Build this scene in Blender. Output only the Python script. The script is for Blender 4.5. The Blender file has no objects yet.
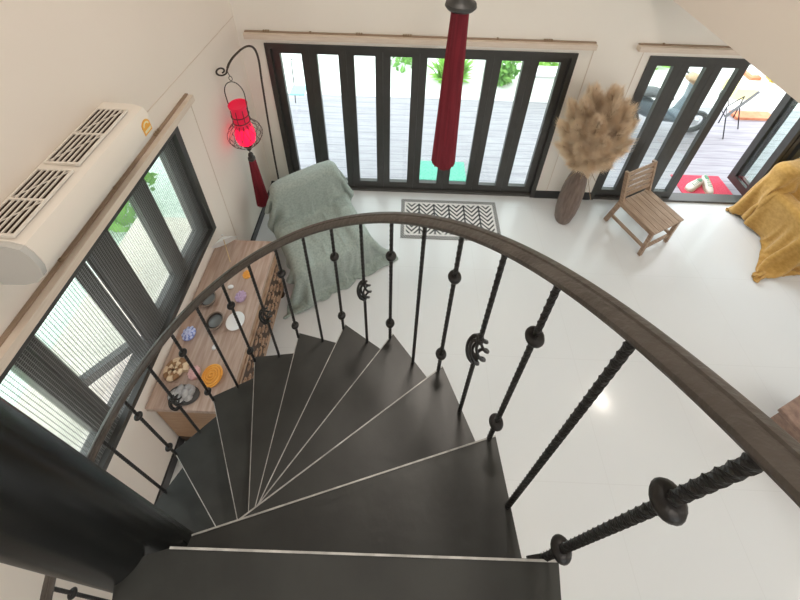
import bpy, math, random
import numpy as np
from mathutils import Vector, Matrix
random.seed(7)
PI = math.pi
C = bpy.context.scene.collection
SC = bpy.context.scene

# ---------------------------------------------------------------- camera
F_PX, PITCH, YAW, ROLL, CXO, CYO, EYE = 408.341, 0.597186, 0.0107967, 0.0277213, 1.866, -232.981, 4.2
cy_, sy_ = math.cos(YAW), math.sin(YAW)
cp_, sp_ = math.cos(PITCH), math.sin(PITCH)
cr_, sr_ = math.cos(ROLL), math.sin(ROLL)
r0 = Vector((cy_, sy_, 0)); f0 = Vector((-sy_*cp_, cy_*cp_, -sp_)); u0 = Vector((-sy_*sp_, cy_*sp_, cp_))
rv = r0*cr_ + u0*sr_; uv = u0*cr_ - r0*sr_
cam = bpy.data.cameras.new('camera'); camo = bpy.data.objects.new('camera', cam); C.objects.link(camo)
M = Matrix.Identity(4)
for i in range(3):
    M[i][0] = rv[i]; M[i][1] = uv[i]; M[i][2] = -f0[i]
M[2][3] = EYE
camo.matrix_world = M
cam.sensor_fit = 'HORIZONTAL'; cam.sensor_width = 36.0
cam.lens = F_PX/800*36
cam.shift_x = -CXO/800; cam.shift_y = CYO/800
cam.clip_start = 0.02; cam.clip_end = 200
SC.camera = camo

# ---------------------------------------------------------------- world, lights, exposure
SC.view_settings.view_transform = 'Standard'
SC.view_settings.look = 'None'
SC.view_settings.gamma = 1.0
SC.view_settings.use_curve_mapping = False
SC.view_settings.exposure = 0.02
w = bpy.data.worlds.new('sky'); SC.world = w; w.use_nodes = True
bg = w.node_tree.nodes['Background']
bg.inputs[0].default_value = (0.90, 0.96, 1.0, 1); bg.inputs[1].default_value = 4.0

def area_lamp(name, loc, size, power, col, rot=(0, 0, 0)):
    l = bpy.data.lights.new(name, 'AREA'); l.shape = 'DISK'; l.size = size; l.energy = power; l.color = col
    o = bpy.data.objects.new(name, l); C.objects.link(o); o.location = loc; o.rotation_euler = rot
    return o
CEIL = 5.6
WARM = (1.0, 0.90, 0.80)
LAMPS = [(0.3, 1.6), (0.4, -1.6), (3.6, -1.6)]
for (x, y) in LAMPS:
    area_lamp('ceiling_lamp_light', (x, y, CEIL-0.07), 0.55, 34, WARM)
SPOTS = [(2.93, 2.2), (2.93, -0.7), (4.6, 2.2), (4.6, 0.4)]
for (x, y) in SPOTS:
    area_lamp('downlight_light', (x, y, 2.90), 0.07, 5, WARM)

# ---------------------------------------------------------------- materials
def mat(name, col, rough=0.5, metal=0.0, var=None, scale=8.0, bump=0.0, bscale=40.0, stretch=(1, 1, 1), spec=0.5, detail=4.0, coat=0.0, sheen=0.0):
    m = bpy.data.materials.new(name); m.use_nodes = True
    nt = m.node_tree; b = nt.nodes['Principled BSDF']
    b.inputs['Base Color'].default_value = (*col, 1)
    b.inputs['Roughness'].default_value = rough; b.inputs['Metallic'].default_value = metal
    b.inputs['Specular IOR Level'].default_value = spec
    b.inputs['Coat Weight'].default_value = coat
    if sheen: b.inputs['Sheen Weight'].default_value = sheen
    tc = nt.nodes.new('ShaderNodeTexCoord'); mp = nt.nodes.new('ShaderNodeMapping')
    mp.inputs['Scale'].default_value = stretch
    nt.links.new(tc.outputs['Object'], mp.inputs['Vector'])
    if var is not None:
        n = nt.nodes.new('ShaderNodeTexNoise'); n.inputs['Scale'].default_value = scale; n.inputs['Detail'].default_value = detail
        r = nt.nodes.new('ShaderNodeValToRGB')
        r.color_ramp.elements[0].position = 0.32; r.color_ramp.elements[1].position = 0.68
        r.color_ramp.elements[0].color = (*col, 1); r.color_ramp.elements[1].color = (*var, 1)
        nt.links.new(mp.outputs[0], n.inputs['Vector']); nt.links.new(n.outputs['Fac'], r.inputs['Fac'])
        nt.links.new(r.outputs['Color'], b.inputs['Base Color'])
    if bump:
        n2 = nt.nodes.new('ShaderNodeTexNoise'); n2.inputs['Scale'].default_value = bscale; n2.inputs['Detail'].default_value = 3
        bp = nt.nodes.new('ShaderNodeBump'); bp.inputs['Strength'].default_value = bump; bp.inputs['Distance'].default_value = 0.01
        nt.links.new(mp.outputs[0], n2.inputs['Vector']); nt.links.new(n2.outputs['Fac'], bp.inputs['Height'])
        nt.links.new(bp.outputs['Normal'], b.inputs['Normal'])
    return m

def lines_mat(name, col, line, axis, period, width, rough=0.5, var=None, stretch=(1, 1, 1), scale=6):
    """planks / tiles: thin joint lines every `period` metres along the given axes"""
    m = mat(name, col, rough, var=var, scale=scale, stretch=stretch)
    nt = m.node_tree; b = nt.nodes['Principled BSDF']
    tc = nt.nodes.new('ShaderNodeTexCoord'); sx = nt.nodes.new('ShaderNodeSeparateXYZ')
    nt.links.new(tc.outputs['Object'], sx.inputs[0])
    facs = []
    for a in axis:
        d = nt.nodes.new('ShaderNodeMath'); d.operation = 'DIVIDE'; d.inputs[1].default_value = period
        nt.links.new(sx.outputs[a], d.inputs[0])
        fr = nt.nodes.new('ShaderNodeMath'); fr.operation = 'FRACT'; nt.links.new(d.outputs[0], fr.inputs[0])
        lt = nt.nodes.new('ShaderNodeMath'); lt.operation = 'LESS_THAN'; lt.inputs[1].default_value = width/period
        nt.links.new(fr.outputs[0], lt.inputs[0]); facs.append(lt)
    fac = facs[0].outputs[0]
    if len(facs) > 1:
        mx = nt.nodes.new('ShaderNodeMath'); mx.operation = 'MAXIMUM'
        nt.links.new(facs[0].outputs[0], mx.inputs[0]); nt.links.new(facs[1].outputs[0], mx.inputs[1]); fac = mx.outputs[0]
    mix = nt.nodes.new('ShaderNodeMix'); mix.data_type = 'RGBA'
    src = b.inputs['Base Color'].links[0].from_socket if b.inputs['Base Color'].links else None
    if src: nt.links.new(src, mix.inputs[6])
    else: mix.inputs[6].default_value = (*col, 1)
    mix.inputs[7].default_value = (*line, 1)
    nt.links.new(fac, mix.inputs[0]); nt.links.new(mix.outputs[2], b.inputs['Base Color'])
    return m

def glass_mat(name, tint, gloss=0.10):
    m = bpy.data.materials.new(name); m.use_nodes = True; nt = m.node_tree
    nt.nodes.remove(nt.nodes['Principled BSDF'])
    out = nt.nodes['Material Output']
    t = nt.nodes.new('ShaderNodeBsdfTransparent'); t.inputs[0].default_value = (*tint, 1)
    g = nt.nodes.new('ShaderNodeBsdfGlossy'); g.inputs['Roughness'].default_value = 0.02
    f = nt.nodes.new('ShaderNodeLayerWeight'); f.inputs['Blend'].default_value = 0.5
    pw = nt.nodes.new('ShaderNodeMath'); pw.operation = 'POWER'; pw.inputs[1].default_value = 4.0
    nt.links.new(f.outputs['Facing'], pw.inputs[0])
    a = nt.nodes.new('ShaderNodeMath'); a.operation = 'MULTIPLY_ADD'; a.inputs[1].default_value = 0.5; a.inputs[2].default_value = gloss*0.4
    nt.links.new(pw.outputs[0], a.inputs[0])
    mx = nt.nodes.new('ShaderNodeMixShader')
    nt.links.new(a.outputs[0], mx.inputs[0]); nt.links.new(t.outputs[0], mx.inputs[1]); nt.links.new(g.outputs[0], mx.inputs[2])
    nt.links.new(mx.outputs[0], out.inputs[0])
    return m

MT = {}
MT['wall'] = mat('wall_paint', (0.81, 0.735, 0.655), 0.7, var=(0.83, 0.755, 0.675), scale=1.5)
MT['wall_back'] = mat('wall_paint_back', (0.83, 0.785, 0.71), 0.7, var=(0.85, 0.805, 0.73), scale=1.5)
MT['ceil'] = mat('ceiling_paint', (0.80, 0.77, 0.73), 0.8)
MT['floor'] = lines_mat('floor_tile', (0.735, 0.75, 0.755), (0.70, 0.71, 0.71), (0, 1), 0.8, 0.004, rough=0.15, var=(0.755, 0.765, 0.765), scale=1.2)
MT['iron'] = mat('black_iron', (0.012, 0.012, 0.013), 0.42, 0.3, var=(0.022, 0.021, 0.02), scale=30, bump=0.15, bscale=120)
MT['tread'] = mat('dark_painted_steel', (0.022, 0.024, 0.0235), 0.38, 0.0, var=(0.036, 0.039, 0.037), scale=7, bump=0.03, bscale=60, detail=8)
MT['nosing'] = mat('worn_steel_edge', (0.58, 0.58, 0.56), 0.45, 0.1, var=(0.30, 0.30, 0.29), scale=25)
MT['pole'] = mat('glossy_black_paint', (0.006, 0.007, 0.007), 0.25, 0.0, var=(0.009, 0.010, 0.010), scale=10, spec=0.28)
MT['rail'] = mat('handrail_iron', (0.055, 0.045, 0.038), 0.42, 0.15, var=(0.085, 0.072, 0.062), scale=18, bump=0.3, bscale=60)
MT['frame'] = mat('dark_aluminium', (0.048, 0.046, 0.042), 0.36, 0.2, var=(0.056, 0.054, 0.050), scale=10)
MT['frame_grey'] = mat('grey_aluminium', (0.10, 0.098, 0.092), 0.4, 0.2)
MT['glass'] = glass_mat('door_glass', (0.93, 0.97, 0.95), 0.10)
MT['black'] = mat('black_skirting', (0.018, 0.018, 0.02), 0.4)
MT['cream'] = mat('cream_timber', (0.66, 0.55, 0.45), 0.55, var=(0.72, 0.62, 0.52), scale=10, stretch=(1, 1, 12))
MT['brown_rail'] = mat('brown_track', (0.32, 0.23, 0.16), 0.5)
MT['hook'] = mat('track_hook', (0.25, 0.17, 0.10), 0.5)
MT['ac'] = mat('ac_plastic', (0.82, 0.76, 0.68), 0.35)
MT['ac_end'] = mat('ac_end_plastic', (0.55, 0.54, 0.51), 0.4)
MT['ac_dark'] = mat('ac_recess', (0.035, 0.02, 0.013), 0.8, spec=0.1)
MT['sticker'] = mat('yellow_sticker', (0.85, 0.42, 0.05), 0.45)
MT['sticker_w'] = mat('pale_sticker_print', (0.85, 0.75, 0.45), 0.45)
MT['wood_table'] = mat('worn_brown_wood', (0.36, 0.245, 0.19), 0.36, var=(0.52, 0.40, 0.335), scale=5, stretch=(9, 0.9, 3), bump=0.2, bscale=25, detail=6)
MT['wood_carve'] = mat('carved_wood', (0.24, 0.14, 0.085), 0.5, var=(0.46, 0.30, 0.20), scale=14, bump=0.4, bscale=50)
MT['wood_end'] = mat('orange_brown_wood', (0.34, 0.19, 0.10), 0.45, var=(0.45, 0.28, 0.16), scale=8, stretch=(1, 1, 8))
MT['carve_dark'] = mat('carving_recess', (0.06, 0.032, 0.018), 0.7)
MT['wood_chair'] = mat('weathered_teak', (0.29, 0.19, 0.125), 0.55, var=(0.47, 0.335, 0.235), scale=8, stretch=(14, 1.0, 6), bump=0.3, bscale=30, detail=6)
MT['vase'] = mat('brown_wood_vase', (0.115, 0.075, 0.058), 0.45, var=(0.20, 0.14, 0.11), scale=7, stretch=(6, 6, 0.8), detail=6)
MT['vase_in'] = mat('vase_mouth', (0.02, 0.012, 0.01), 0.7)
MT['pampas'] = mat('pampas_beige', (0.80, 0.61, 0.42), 0.9, var=(0.93, 0.78, 0.59), scale=9)
MT['pampas_stem'] = mat('pampas_stem', (0.35, 0.24, 0.13), 0.8)
MT['throw_green'] = mat('sage_throw', (0.30, 0.365, 0.33), 0.95, var=(0.42, 0.48, 0.44), scale=55, bump=0.6, bscale=140, detail=3, sheen=0.3)
MT['throw_yellow'] = mat('ochre_throw', (0.46, 0.25, 0.05), 0.9, var=(0.58, 0.34, 0.09), scale=30, bump=0.3, bscale=160, sheen=0.3)
MT['uphol'] = mat('grey_upholstery', (0.16, 0.18, 0.17), 0.9)
MT['red_shade'] = None
MT['tassel'] = mat('dark_red_tassel', (0.16, 0.008, 0.018), 0.75, var=(0.26, 0.02, 0.035), scale=60, stretch=(1, 1, 0.03))
MT['tassel_cap'] = mat('dark_tassel_cap', (0.035, 0.035, 0.033), 0.45)
MT['hookpole'] = mat('bronze_hook', (0.055, 0.042, 0.032), 0.45, 0.4)
MT['white_cer'] = mat('white_ceramic', (0.80, 0.80, 0.80), 0.25)
MT['orange'] = mat('orange_wax', (0.80, 0.33, 0.04), 0.5, var=(0.85, 0.42, 0.08), scale=20)
MT['purple'] = mat('lilac_wax', (0.52, 0.38, 0.56), 0.5)
MT['blue'] = mat('blue_wax', (0.22, 0.28, 0.62), 0.5)
MT['blue2'] = mat('pale_blue_wax', (0.55, 0.60, 0.85), 0.5)
MT['pink'] = mat('pink_wax', (0.72, 0.44, 0.44), 0.5)
MT['bowl'] = mat('dark_bowl', (0.06, 0.045, 0.038), 0.35)
MT['bowl_rim'] = mat('bowl_rim', (0.22, 0.16, 0.12), 0.4)
MT['bowl_in'] = mat('bowl_inside', (0.16, 0.17, 0.17), 0.3)
MT['shell_a'] = mat('shell_cream', (0.72, 0.56, 0.38), 0.45)
MT['shell_b'] = mat('shell_brown', (0.28, 0.15, 0.07), 0.45)
MT['stone'] = mat('grey_stone', (0.26, 0.25, 0.25), 0.6, var=(0.50, 0.49, 0.49), scale=18, bump=0.4, bscale=40)
MT['stone_dark'] = mat('dark_stone_base', (0.05, 0.048, 0.045), 0.5)
MT['paper'] = mat('white_paper', (0.80, 0.80, 0.78), 0.6)
MT['bamboo'] = mat('bamboo_stick', (0.62, 0.45, 0.24), 0.5)
MT['red_mat'] = mat('red_doormat', (0.62, 0.05, 0.09), 0.95, var=(0.72, 0.10, 0.15), scale=90, bump=0.6, bscale=300)
MT['teal_mat'] = mat('green_doormat', (0.12, 0.45, 0.33), 0.95, var=(0.2, 0.55, 0.42), scale=60)
MT['shoe'] = mat('white_shoe', (0.74, 0.70, 0.62), 0.6)
MT['shoe_sole'] = mat('shoe_sole', (0.62, 0.50, 0.38), 0.6)
MT['shoe_in'] = mat('shoe_lining', (0.12, 0.26, 0.16), 0.8)
MT['deck'] = lines_mat('grey_deck_boards', (0.30, 0.28, 0.315), (0.18, 0.17, 0.19), (1,), 0.14, 0.008, rough=0.5, var=(0.40, 0.38, 0.415), stretch=(0.7, 8, 1), scale=4)
MT['pave'] = mat('pale_paving', (0.70, 0.70, 0.68), 0.8, var=(0.80, 0.80, 0.78), scale=5)
MT['gravel'] = mat('pale_gravel', (0.46, 0.56, 0.49), 0.9, var=(0.76, 0.84, 0.77), scale=38, bump=0.8, bscale=60)
MT['ledge'] = mat('granular_ledge', (0.58, 0.53, 0.45), 0.9, var=(0.78, 0.73, 0.64), scale=70, bump=0.4, bscale=90)
MT['leaf'] = mat('leaf_green', (0.10, 0.30, 0.05), 0.6, var=(0.24, 0.48, 0.10), scale=6)
MT['leaf_b'] = mat('leaf_bright', (0.26, 0.55, 0.07), 0.55, var=(0.40, 0.70, 0.15), scale=6)
MT['trunk'] = mat('grey_trunk', (0.24, 0.22, 0.19), 0.9, var=(0.36, 0.33, 0.30), scale=12)
MT['wire'] = mat('black_wire', (0.02, 0.02, 0.022), 0.4, 0.3)
MT['sling'] = mat('grey_sling', (0.13, 0.13, 0.135), 0.8)
MT['brick'] = mat('orange_brick', (0.62, 0.20, 0.10), 0.8, var=(0.70, 0.28, 0.15), scale=10)
MT['white_wall'] = mat('white_render', (0.85, 0.85, 0.83), 0.8)
MT['yellow_wall'] = mat('yellow_render', (0.90, 0.80, 0.42), 0.8)
MT['flower'] = mat('yellow_flower', (0.80, 0.62, 0.05), 0.7)
MT['bike'] = mat('grey_blue_body', (0.11, 0.15, 0.19), 0.35)
MT['bike_tan'] = mat('tan_cowl', (0.50, 0.33, 0.20), 0.4)
MT['bike_seat'] = mat('dark_seat', (0.05, 0.055, 0.06), 0.5)
MT['chrome'] = mat('bright_metal', (0.7, 0.7, 0.7), 0.2, 1.0)
MT['teal'] = mat('teal_fabric', (0.30, 0.58, 0.60), 0.7)
MT['bench'] = mat('white_bench', (0.80, 0.80, 0.80), 0.5)
MT['orange_leg'] = mat('orange_bench_leg', (0.75, 0.25, 0.10), 0.5)
MT['lamp_rim'] = mat('white_lamp_rim', (0.8, 0.8, 0.8), 0.4)
MT['coffee'] = mat('mottled_brown_wood', (0.17, 0.10, 0.075), 0.5, var=(0.32, 0.21, 0.16), scale=22)
MT['mesh'] = mat('insect_screen_wire', (0.22, 0.22, 0.215), 0.5, 0.3)

def emit_mat(name, col, strength):
    m = bpy.data.materials.new(name); m.use_nodes = True
    b = m.node_tree.nodes['Principled BSDF']
    b.inputs['Base Color'].default_value = (*col, 1)
    b.inputs['Emission Color'].default_value = (*col, 1); b.inputs['Emission Strength'].default_value = strength
    return m
MT['bulb'] = emit_mat('lamp_diffuser', (1.0, 0.85, 0.66), 6.0)
MT['red_shade'] = emit_mat('lit_red_shade', (0.85, 0.006, 0.06), 1.3)
MT['red_top'] = emit_mat('dim_red_shade_neck', (0.60, 0.008, 0.045), 0.45)

def mat_pattern():
    """black and cream leaf lattice of the doormat"""
    m = mat('leaf_lattice_mat', (0.7, 0.68, 0.64), 0.9); nt = m.node_tree; b = nt.nodes['Principled BSDF']
    tc = nt.nodes.new('ShaderNodeTexCoord'); sx = nt.nodes.new('ShaderNodeSeparateXYZ'); nt.links.new(tc.outputs['Object'], sx.inputs[0])
    def mth(op, a, bb=None):
        n = nt.nodes.new('ShaderNodeMath'); n.operation = op
        for i, v in enumerate((a, bb)):
            if v is None: continue
            if isinstance(v, (int, float)): n.inputs[i].default_value = v
            else: nt.links.new(v, n.inputs[i])
        return n.outputs[0]
    X, Y = sx.outputs[0], sx.outputs[1]
    cell = mth('PINGPONG', mth('ADD', X, 0.54), 0.09)          # chevron columns
    diag = mth('FRACT', mth('DIVIDE', mth('ADD', mth('ADD', Y, cell), 2.0), 0.056))
    stripe = mth('LESS_THAN', diag, 0.42)
    mid = mth('LESS_THAN', cell, 0.009)
    # second set of chevrons with opposite direction on alternate rows
    row = mth('LESS_THAN', mth('FRACT', mth('DIVIDE', mth('ADD', Y, 1.0), 10.0)), 0.5)
    diag2 = mth('FRACT', mth('DIVIDE', mth('ADD', mth('SUBTRACT', Y, cell), 2.0), 0.056))
    stripe2 = mth('LESS_THAN', diag2, 0.42)
    s = mth('ADD', mth('MULTIPLY', stripe, row), mth('MULTIPLY', stripe2, mth('SUBTRACT', 1.0, row)))
    s = mth('MAXIMUM', s, mid)
    ax = mth('ABSOLUTE', X); ay = mth('ABSOLUTE', Y)
    bord = mth('MAXIMUM', mth('GREATER_THAN', ax, 0.535), mth('GREATER_THAN', ay, 0.225))
    inner = mth('MAXIMUM', mth('GREATER_THAN', ax, 0.515), mth('GREATER_THAN', ay, 0.205))
    chk = mth('GREATER_THAN', mth('FRACT', mth('DIVIDE', mth('ADD', mth('ADD', X, Y), 5.0), 0.03)), 0.35)
    s = mth('MULTIPLY', s, mth('SUBTRACT', 1.0, inner))
    s = mth('ADD', s, mth('MULTIPLY', bord, chk))
    mix = nt.nodes.new('ShaderNodeMix'); mix.data_type = 'RGBA'
    mix.inputs[6].default_value = (0.72, 0.70, 0.67, 1); mix.inputs[7].default_value = (0.045, 0.045, 0.05, 1)
    nt.links.new(s, mix.inputs[0]); nt.links.new(mix.outputs[2], b.inputs['Base Color'])
    return m
MT['lattice'] = mat_pattern()

# ---------------------------------------------------------------- mesh helpers
BASE = {}
class MB:
    def __init__(s): s.v = []; s.f = []; s.mi = []; s.cur = 0
    def add(s, vs, fs):
        n = len(s.v); s.v += [tuple(p) for p in vs]
        for f in fs: s.f.append([n+i for i in f]); s.mi.append(s.cur)
        return s
    def box(s, lo, hi, M=None):
        x0, y0, z0 = lo; x1, y1, z1 = hi
        vs = [(x0, y0, z0), (x1, y0, z0), (x1, y1, z0), (x0, y1, z0), (x0, y0, z1), (x1, y0, z1), (x1, y1, z1), (x0, y1, z1)]
        if M is not None: vs = [M @ Vector(v) for v in vs]
        return s.add(vs, [(0, 3, 2, 1), (4, 5, 6, 7), (0, 1, 5, 4), (1, 2, 6, 5), (2, 3, 7, 6), (3, 0, 4, 7)])
    def cbox(s, c, d, M=None):
        return s.box([c[i]-d[i]/2 for i in range(3)], [c[i]+d[i]/2 for i in range(3)], M)
    def bar(s, a, b, wd, ht, up=(0, 0, 1)):
        a, b = Vector(a), Vector(b); d = (b-a); L = d.length; d.normalize()
        u = Vector(up); sd = d.cross(u)
        if sd.length < 1e-4: sd = d.cross(Vector((1, 0, 0)))
        sd.normalize(); u = sd.cross(d)
        vs = [p + sd*(i*wd/2) + u*(j*ht/2) for p in (a, b) for (i, j) in ((-1, -1), (1, -1), (1, 1), (-1, 1))]
        return s.add(vs, [(0, 1, 2, 3), (7, 6, 5, 4), (0, 4, 5, 1), (1, 5, 6, 2), (2, 6, 7, 3), (3, 7, 4, 0)])
    def tube(s, pts, r, n=8, cap=True, closed=False):
        pts = [Vector(p) for p in pts]; N = len(pts)
        rs = r if isinstance(r, (list, tuple)) else [r]*N
        vs = []; prev = None
        for i, p in enumerate(pts):
            a = pts[i-1] if (i > 0 or closed) else pts[0]
            b = pts[(i+1) % N] if (i < N-1 or closed) else pts[-1]
            t = (b-a); t.normalize() if t.length > 0 else None
            if prev is None:
                x = t.cross(Vector((0, 0, 1)))
                if x.length < 1e-3: x = t.cross(Vector((1, 0, 0)))
            else:
                x = prev - t*prev.dot(t)
            x.normalize(); prev = x; y = t.cross(x)
            for k in range(n):
                an = 2*PI*k/n; vs.append(p + (x*math.cos(an) + y*math.sin(an))*rs[i])
        fs = []
        for i in range(N-1 if not closed else N):
            j = (i+1) % N
            for k in range(n): fs.append((i*n+k, i*n+(k+1) % n, j*n+(k+1) % n, j*n+k))
        if cap and not closed:
            fs.append(tuple(range(n))[::-1]); fs.append(tuple((N-1)*n+k for k in range(n)))
        return s.add(vs, fs)
    def lathe(s, prof, n=24, o=(0, 0, 0), M=None, sx=1, sy=1):
        vs = []; fs = []
        for (r, z) in prof:
            for k in range(n):
                a = 2*PI*k/n; p = Vector((r*math.cos(a)*sx, r*math.sin(a)*sy, z))
                if M is not None: p = M @ p
                vs.append(p + Vector(o))
        for i in range(len(prof)-1):
            for k in range(n): fs.append((i*n+k, i*n+(k+1) % n, (i+1)*n+(k+1) % n, (i+1)*n+k))
        if prof[0][0] > 1e-5: fs.append(tuple(range(n))[::-1])
        if prof[-1][0] > 1e-5: fs.append(tuple((len(prof)-1)*n+k for k in range(n)))
        return s.add(vs, fs)
    def ball(s, c, r, n=14, m=8, M=None):
        r = r if isinstance(r, (list, tuple)) else (r, r, r)
        vs = []; fs = []
        for i in range(m+1):
            t = PI*i/m
            for k in range(n):
                a = 2*PI*k/n; p = Vector((r[0]*math.sin(t)*math.cos(a), r[1]*math.sin(t)*math.sin(a), -r[2]*math.cos(t)))
                if M is not None: p = M @ p
                vs.append(p + Vector(c))
        for i in range(m):
            for k in range(n): fs.append((i*n+k, i*n+(k+1) % n, (i+1)*n+(k+1) % n, (i+1)*n+k))
        return s.add(vs, fs)
    def prism(s, poly, z0, z1):
        n = len(poly)
        vs = [(x, y, z0) for x, y in poly] + [(x, y, z1) for x, y in poly]
        fs = [tuple(range(n))[::-1], tuple(range(n, 2*n))] + [(i, (i+1) % n, n+(i+1) % n, n+i) for i in range(n)]
        return s.add(vs, fs)
    def build(s, name, mats, parent=None, smooth=False, local=False, bevel=0.0, angle=40):
        off = Vector((0, 0, 0))
        if parent is not None and not local: off = BASE.get(parent.name, Vector((0, 0, 0)))
        me = bpy.data.meshes.new(name)
        me.from_pydata([tuple(Vector(p)-off) for p in s.v], [], s.f); me.update()
        o = bpy.data.objects.new(name, me); C.objects.link(o)
        ml = mats if isinstance(mats, (list, tuple)) else [mats]
        for m in ml: me.materials.append(m)
        if len(ml) > 1: me.polygons.foreach_set('material_index', s.mi)
        if smooth:
            me.polygons.foreach_set('use_smooth', [True]*len(me.polygons))
            me.set_sharp_from_angle(angle=math.radians(angle))
        if bevel:
            b = o.modifiers.new('bevel', 'BEVEL'); b.width = bevel; b.segments = 2; b.limit_method = 'ANGLE'; b.angle_limit = math.radians(50)
        if parent is not None:
            o.parent = parent; BASE[o.name] = off
        return o

def tag(o, label=None, cat=None, group=None, kind=None):
    if label: o['label'] = label
    if cat: o['category'] = cat
    if group: o['group'] = group
    if kind: o['kind'] = kind
    return o
def thing(name, label, cat, loc=(0, 0, 0), rotz=0.0, group=None, kind=None):
    o = bpy.data.objects.new(name, None); C.objects.link(o); o.empty_display_size = 0.1
    o.location = loc; o.rotation_euler = (0, 0, rotz); BASE[o.name] = Vector(loc)
    return tag(o, label, cat, group, kind)
def struct(name, mb, m, **k):
    o = mb.build(name, m, **k); o['kind'] = 'structure'; return o
def solo(name, mb, m, label, cat, loc=None, group=None, **k):
    """a thing that is one mesh, origin at loc"""
    if loc is not None: mb.v = [tuple(Vector(p)-Vector(loc)) for p in mb.v]
    o = mb.build(name, m, **k)
    if loc is not None: o.location = loc
    return tag(o, label, cat, group)
def dup(root, loc, rotz=None, label=None):
    r = root.copy(); C.objects.link(r); r.location = loc
    if rotz is not None: r.rotation_euler = (0, 0, rotz)
    if label: r['label'] = label
    for ch in list(root.children):
        c = ch.copy(); C.objects.link(c); c.parent = r
        for g in list(ch.children):
            d = g.copy(); C.objects.link(d); d.parent = c
    return r
def rotz(a): return Matrix.Rotation(a, 4, 'Z')

# ---------------------------------------------------------------- room shell
XL, YB, XR, YF = -1.622, 3.372, 6.2, -4.0
WT = 0.22
TOP = 2.138
# floor
struct('floor', MB().box((XL-0.02, YF, -0.12), (XR, YB+0.02, 0)), MT['floor'])
struct('ceiling', MB().box((XL-WT, YF-WT, CEIL), (XR+WT, YB+WT, CEIL+0.15)), MT['ceil'])
# back wall with two door openings
D1 = (-1.381, 1.661); D2 = (2.351, 5.45)
m = MB()
m.box((XL-WT, YB, -0.12), (D1[0], YB+WT, CEIL)); m.box((D1[1], YB, -0.12), (D2[0], YB+WT, CEIL)); m.box((D2[1], YB, -0.12), (XR+WT, YB+WT, CEIL))
m.box((D1[0], YB, TOP), (D1[1], YB+WT, CEIL)); m.box((D2[0], YB, TOP), (D2[1], YB+WT, CEIL))
m.box((D1[0], YB+0.02, -0.12), (D1[1], YB+0.12, -0.01)); m.box((D2[0], YB+0.02, -0.12), (D2[1], YB+0.12, -0.01))
struct('wall_back', m, MT['wall_back'])
# left wall with the window opening
WY0, WY1, WZ0, WZ1 = 0.24, 2.13, 0.985, 2.205
m = MB()
m.box((XL-WT, YF-WT, -0.12), (XL, WY0, CEIL)); m.box((XL-WT, WY1, -0.12), (XL, YB, CEIL))
m.box((XL-WT, WY0, -0.12), (XL, WY1, WZ0)); m.box((XL-WT, WY0, WZ1), (XL, WY1, CEIL))
struct('wall_left', m, MT['wall'])
# right and front walls, with tall openings that bring in daylight
m = MB()
m.box((XR, YF-WT, -0.12), (XR+WT, -2.4, CEIL)); m.box((XR, 1.2, -0.12), (XR+WT, YB+WT, CEIL))
m.box((XR, -2.4, -0.12), (XR+WT, 1.2, 0.9)); m.box((XR, -2.4, 2.4), (XR+WT, 1.2, CEIL))
struct('wall_right', m, MT['wall'])
m = MB()
m.box((XL, YF-WT, -0.12), (0.2, YF, CEIL)); m.box((3.2, YF-WT, -0.12), (XR, YF, CEIL))
m.box((0.2, YF-WT, -0.12), (3.2, YF, 3.0)); m.box((0.2, YF-WT, 5.0), (3.2, YF, CEIL))
struct('wall_front', m, MT['wall'])
# mezzanine: slab and solid parapet, its edge runs along y
MX = 1.985
struct('wall_mezzanine', MB().box((MX, YF, 2.94), (MX+0.12, YB, 4.25)), MT['wall'])
struct('ceiling_mezzanine', MB().box((MX+0.12, YF, 2.94), (XR, YB, 3.14)), MT['ceil'])
# skirting
m = MB().box((XL, YB-0.015, 0), (D1[0], YB, 0.125)).box((D1[1], YB-0.015, 0), (D2[0], YB, 0.125)).box((D2[1], YB-0.015, 0), (XR, YB, 0.125))
struct('baseboard_back', m, MT['black'])
struct('baseboard_left', MB().box((XL, YF, 0), (XL+0.015, YB-0.015, 0.11)), MT['black'])
# panel joints on the walls
struct('trim_1', MB().bar((XL+0.001, 3.37, 2.418), (XL+0.001, -1.0, 2.60), 0.004, 0.006), MT['cream'])
struct('trim_2', MB().box((XL, 2.36, 0.11), (XL+0.003, 2.365, 2.25)), MT['cream'])
struct('trim_3', MB().box((1.795, YB-0.004, 0.125), (1.80, YB, 2.2)).box((2.27, YB-0.004, 0.125), (2.275, YB, 2.2)), MT['cream'])

# curtain track boxes
def track(name, label, a, b, inward, ncl):
    t = thing(name, label, 'curtain track', a)
    a, b, n = Vector(a), Vector(b), Vector(inward)
    MB().bar(a+n*0.03, b+n*0.03, 0.06, 0.055).build('fascia', MT['cream'], t)
    MB().bar(a+n*0.012+Vector((0, 0, 0.033)), b+n*0.012+Vector((0, 0, 0.033)), 0.022, 0.012).build('top_rail', MT['brown_rail'], t)
    for i in range(ncl):
        u = (i+0.12)/ncl*0.93+0.04; p = a.lerp(b, u)+n*0.018+Vector((0, 0, 0.045))
        m = MB(); d = (b-a).normalized()
        for k in range(random.choice((1, 3, 4))): m.cbox(p+d*(0.022*k), (0.014, 0.014, 0.02))
        m.build('track_clip', MT['hook'], t)
    return t
track('curtain_track', 'cream curtain track box above the wide folding doors', (-1.54, YB, 2.235), (1.79, YB, 2.235), (0, -1, 0), 7)
track('curtain_track', 'cream curtain track box above the open right-hand doorway', (2.19, YB, 2.235), (5.5, YB, 2.235), (0, -1, 0), 4)
track('curtain_track', 'cream curtain track box above the screened window under the air conditioner', (XL, 0.05, 2.27), (XL, 2.34, 2.27), (1, 0, 0), 5)

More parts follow.
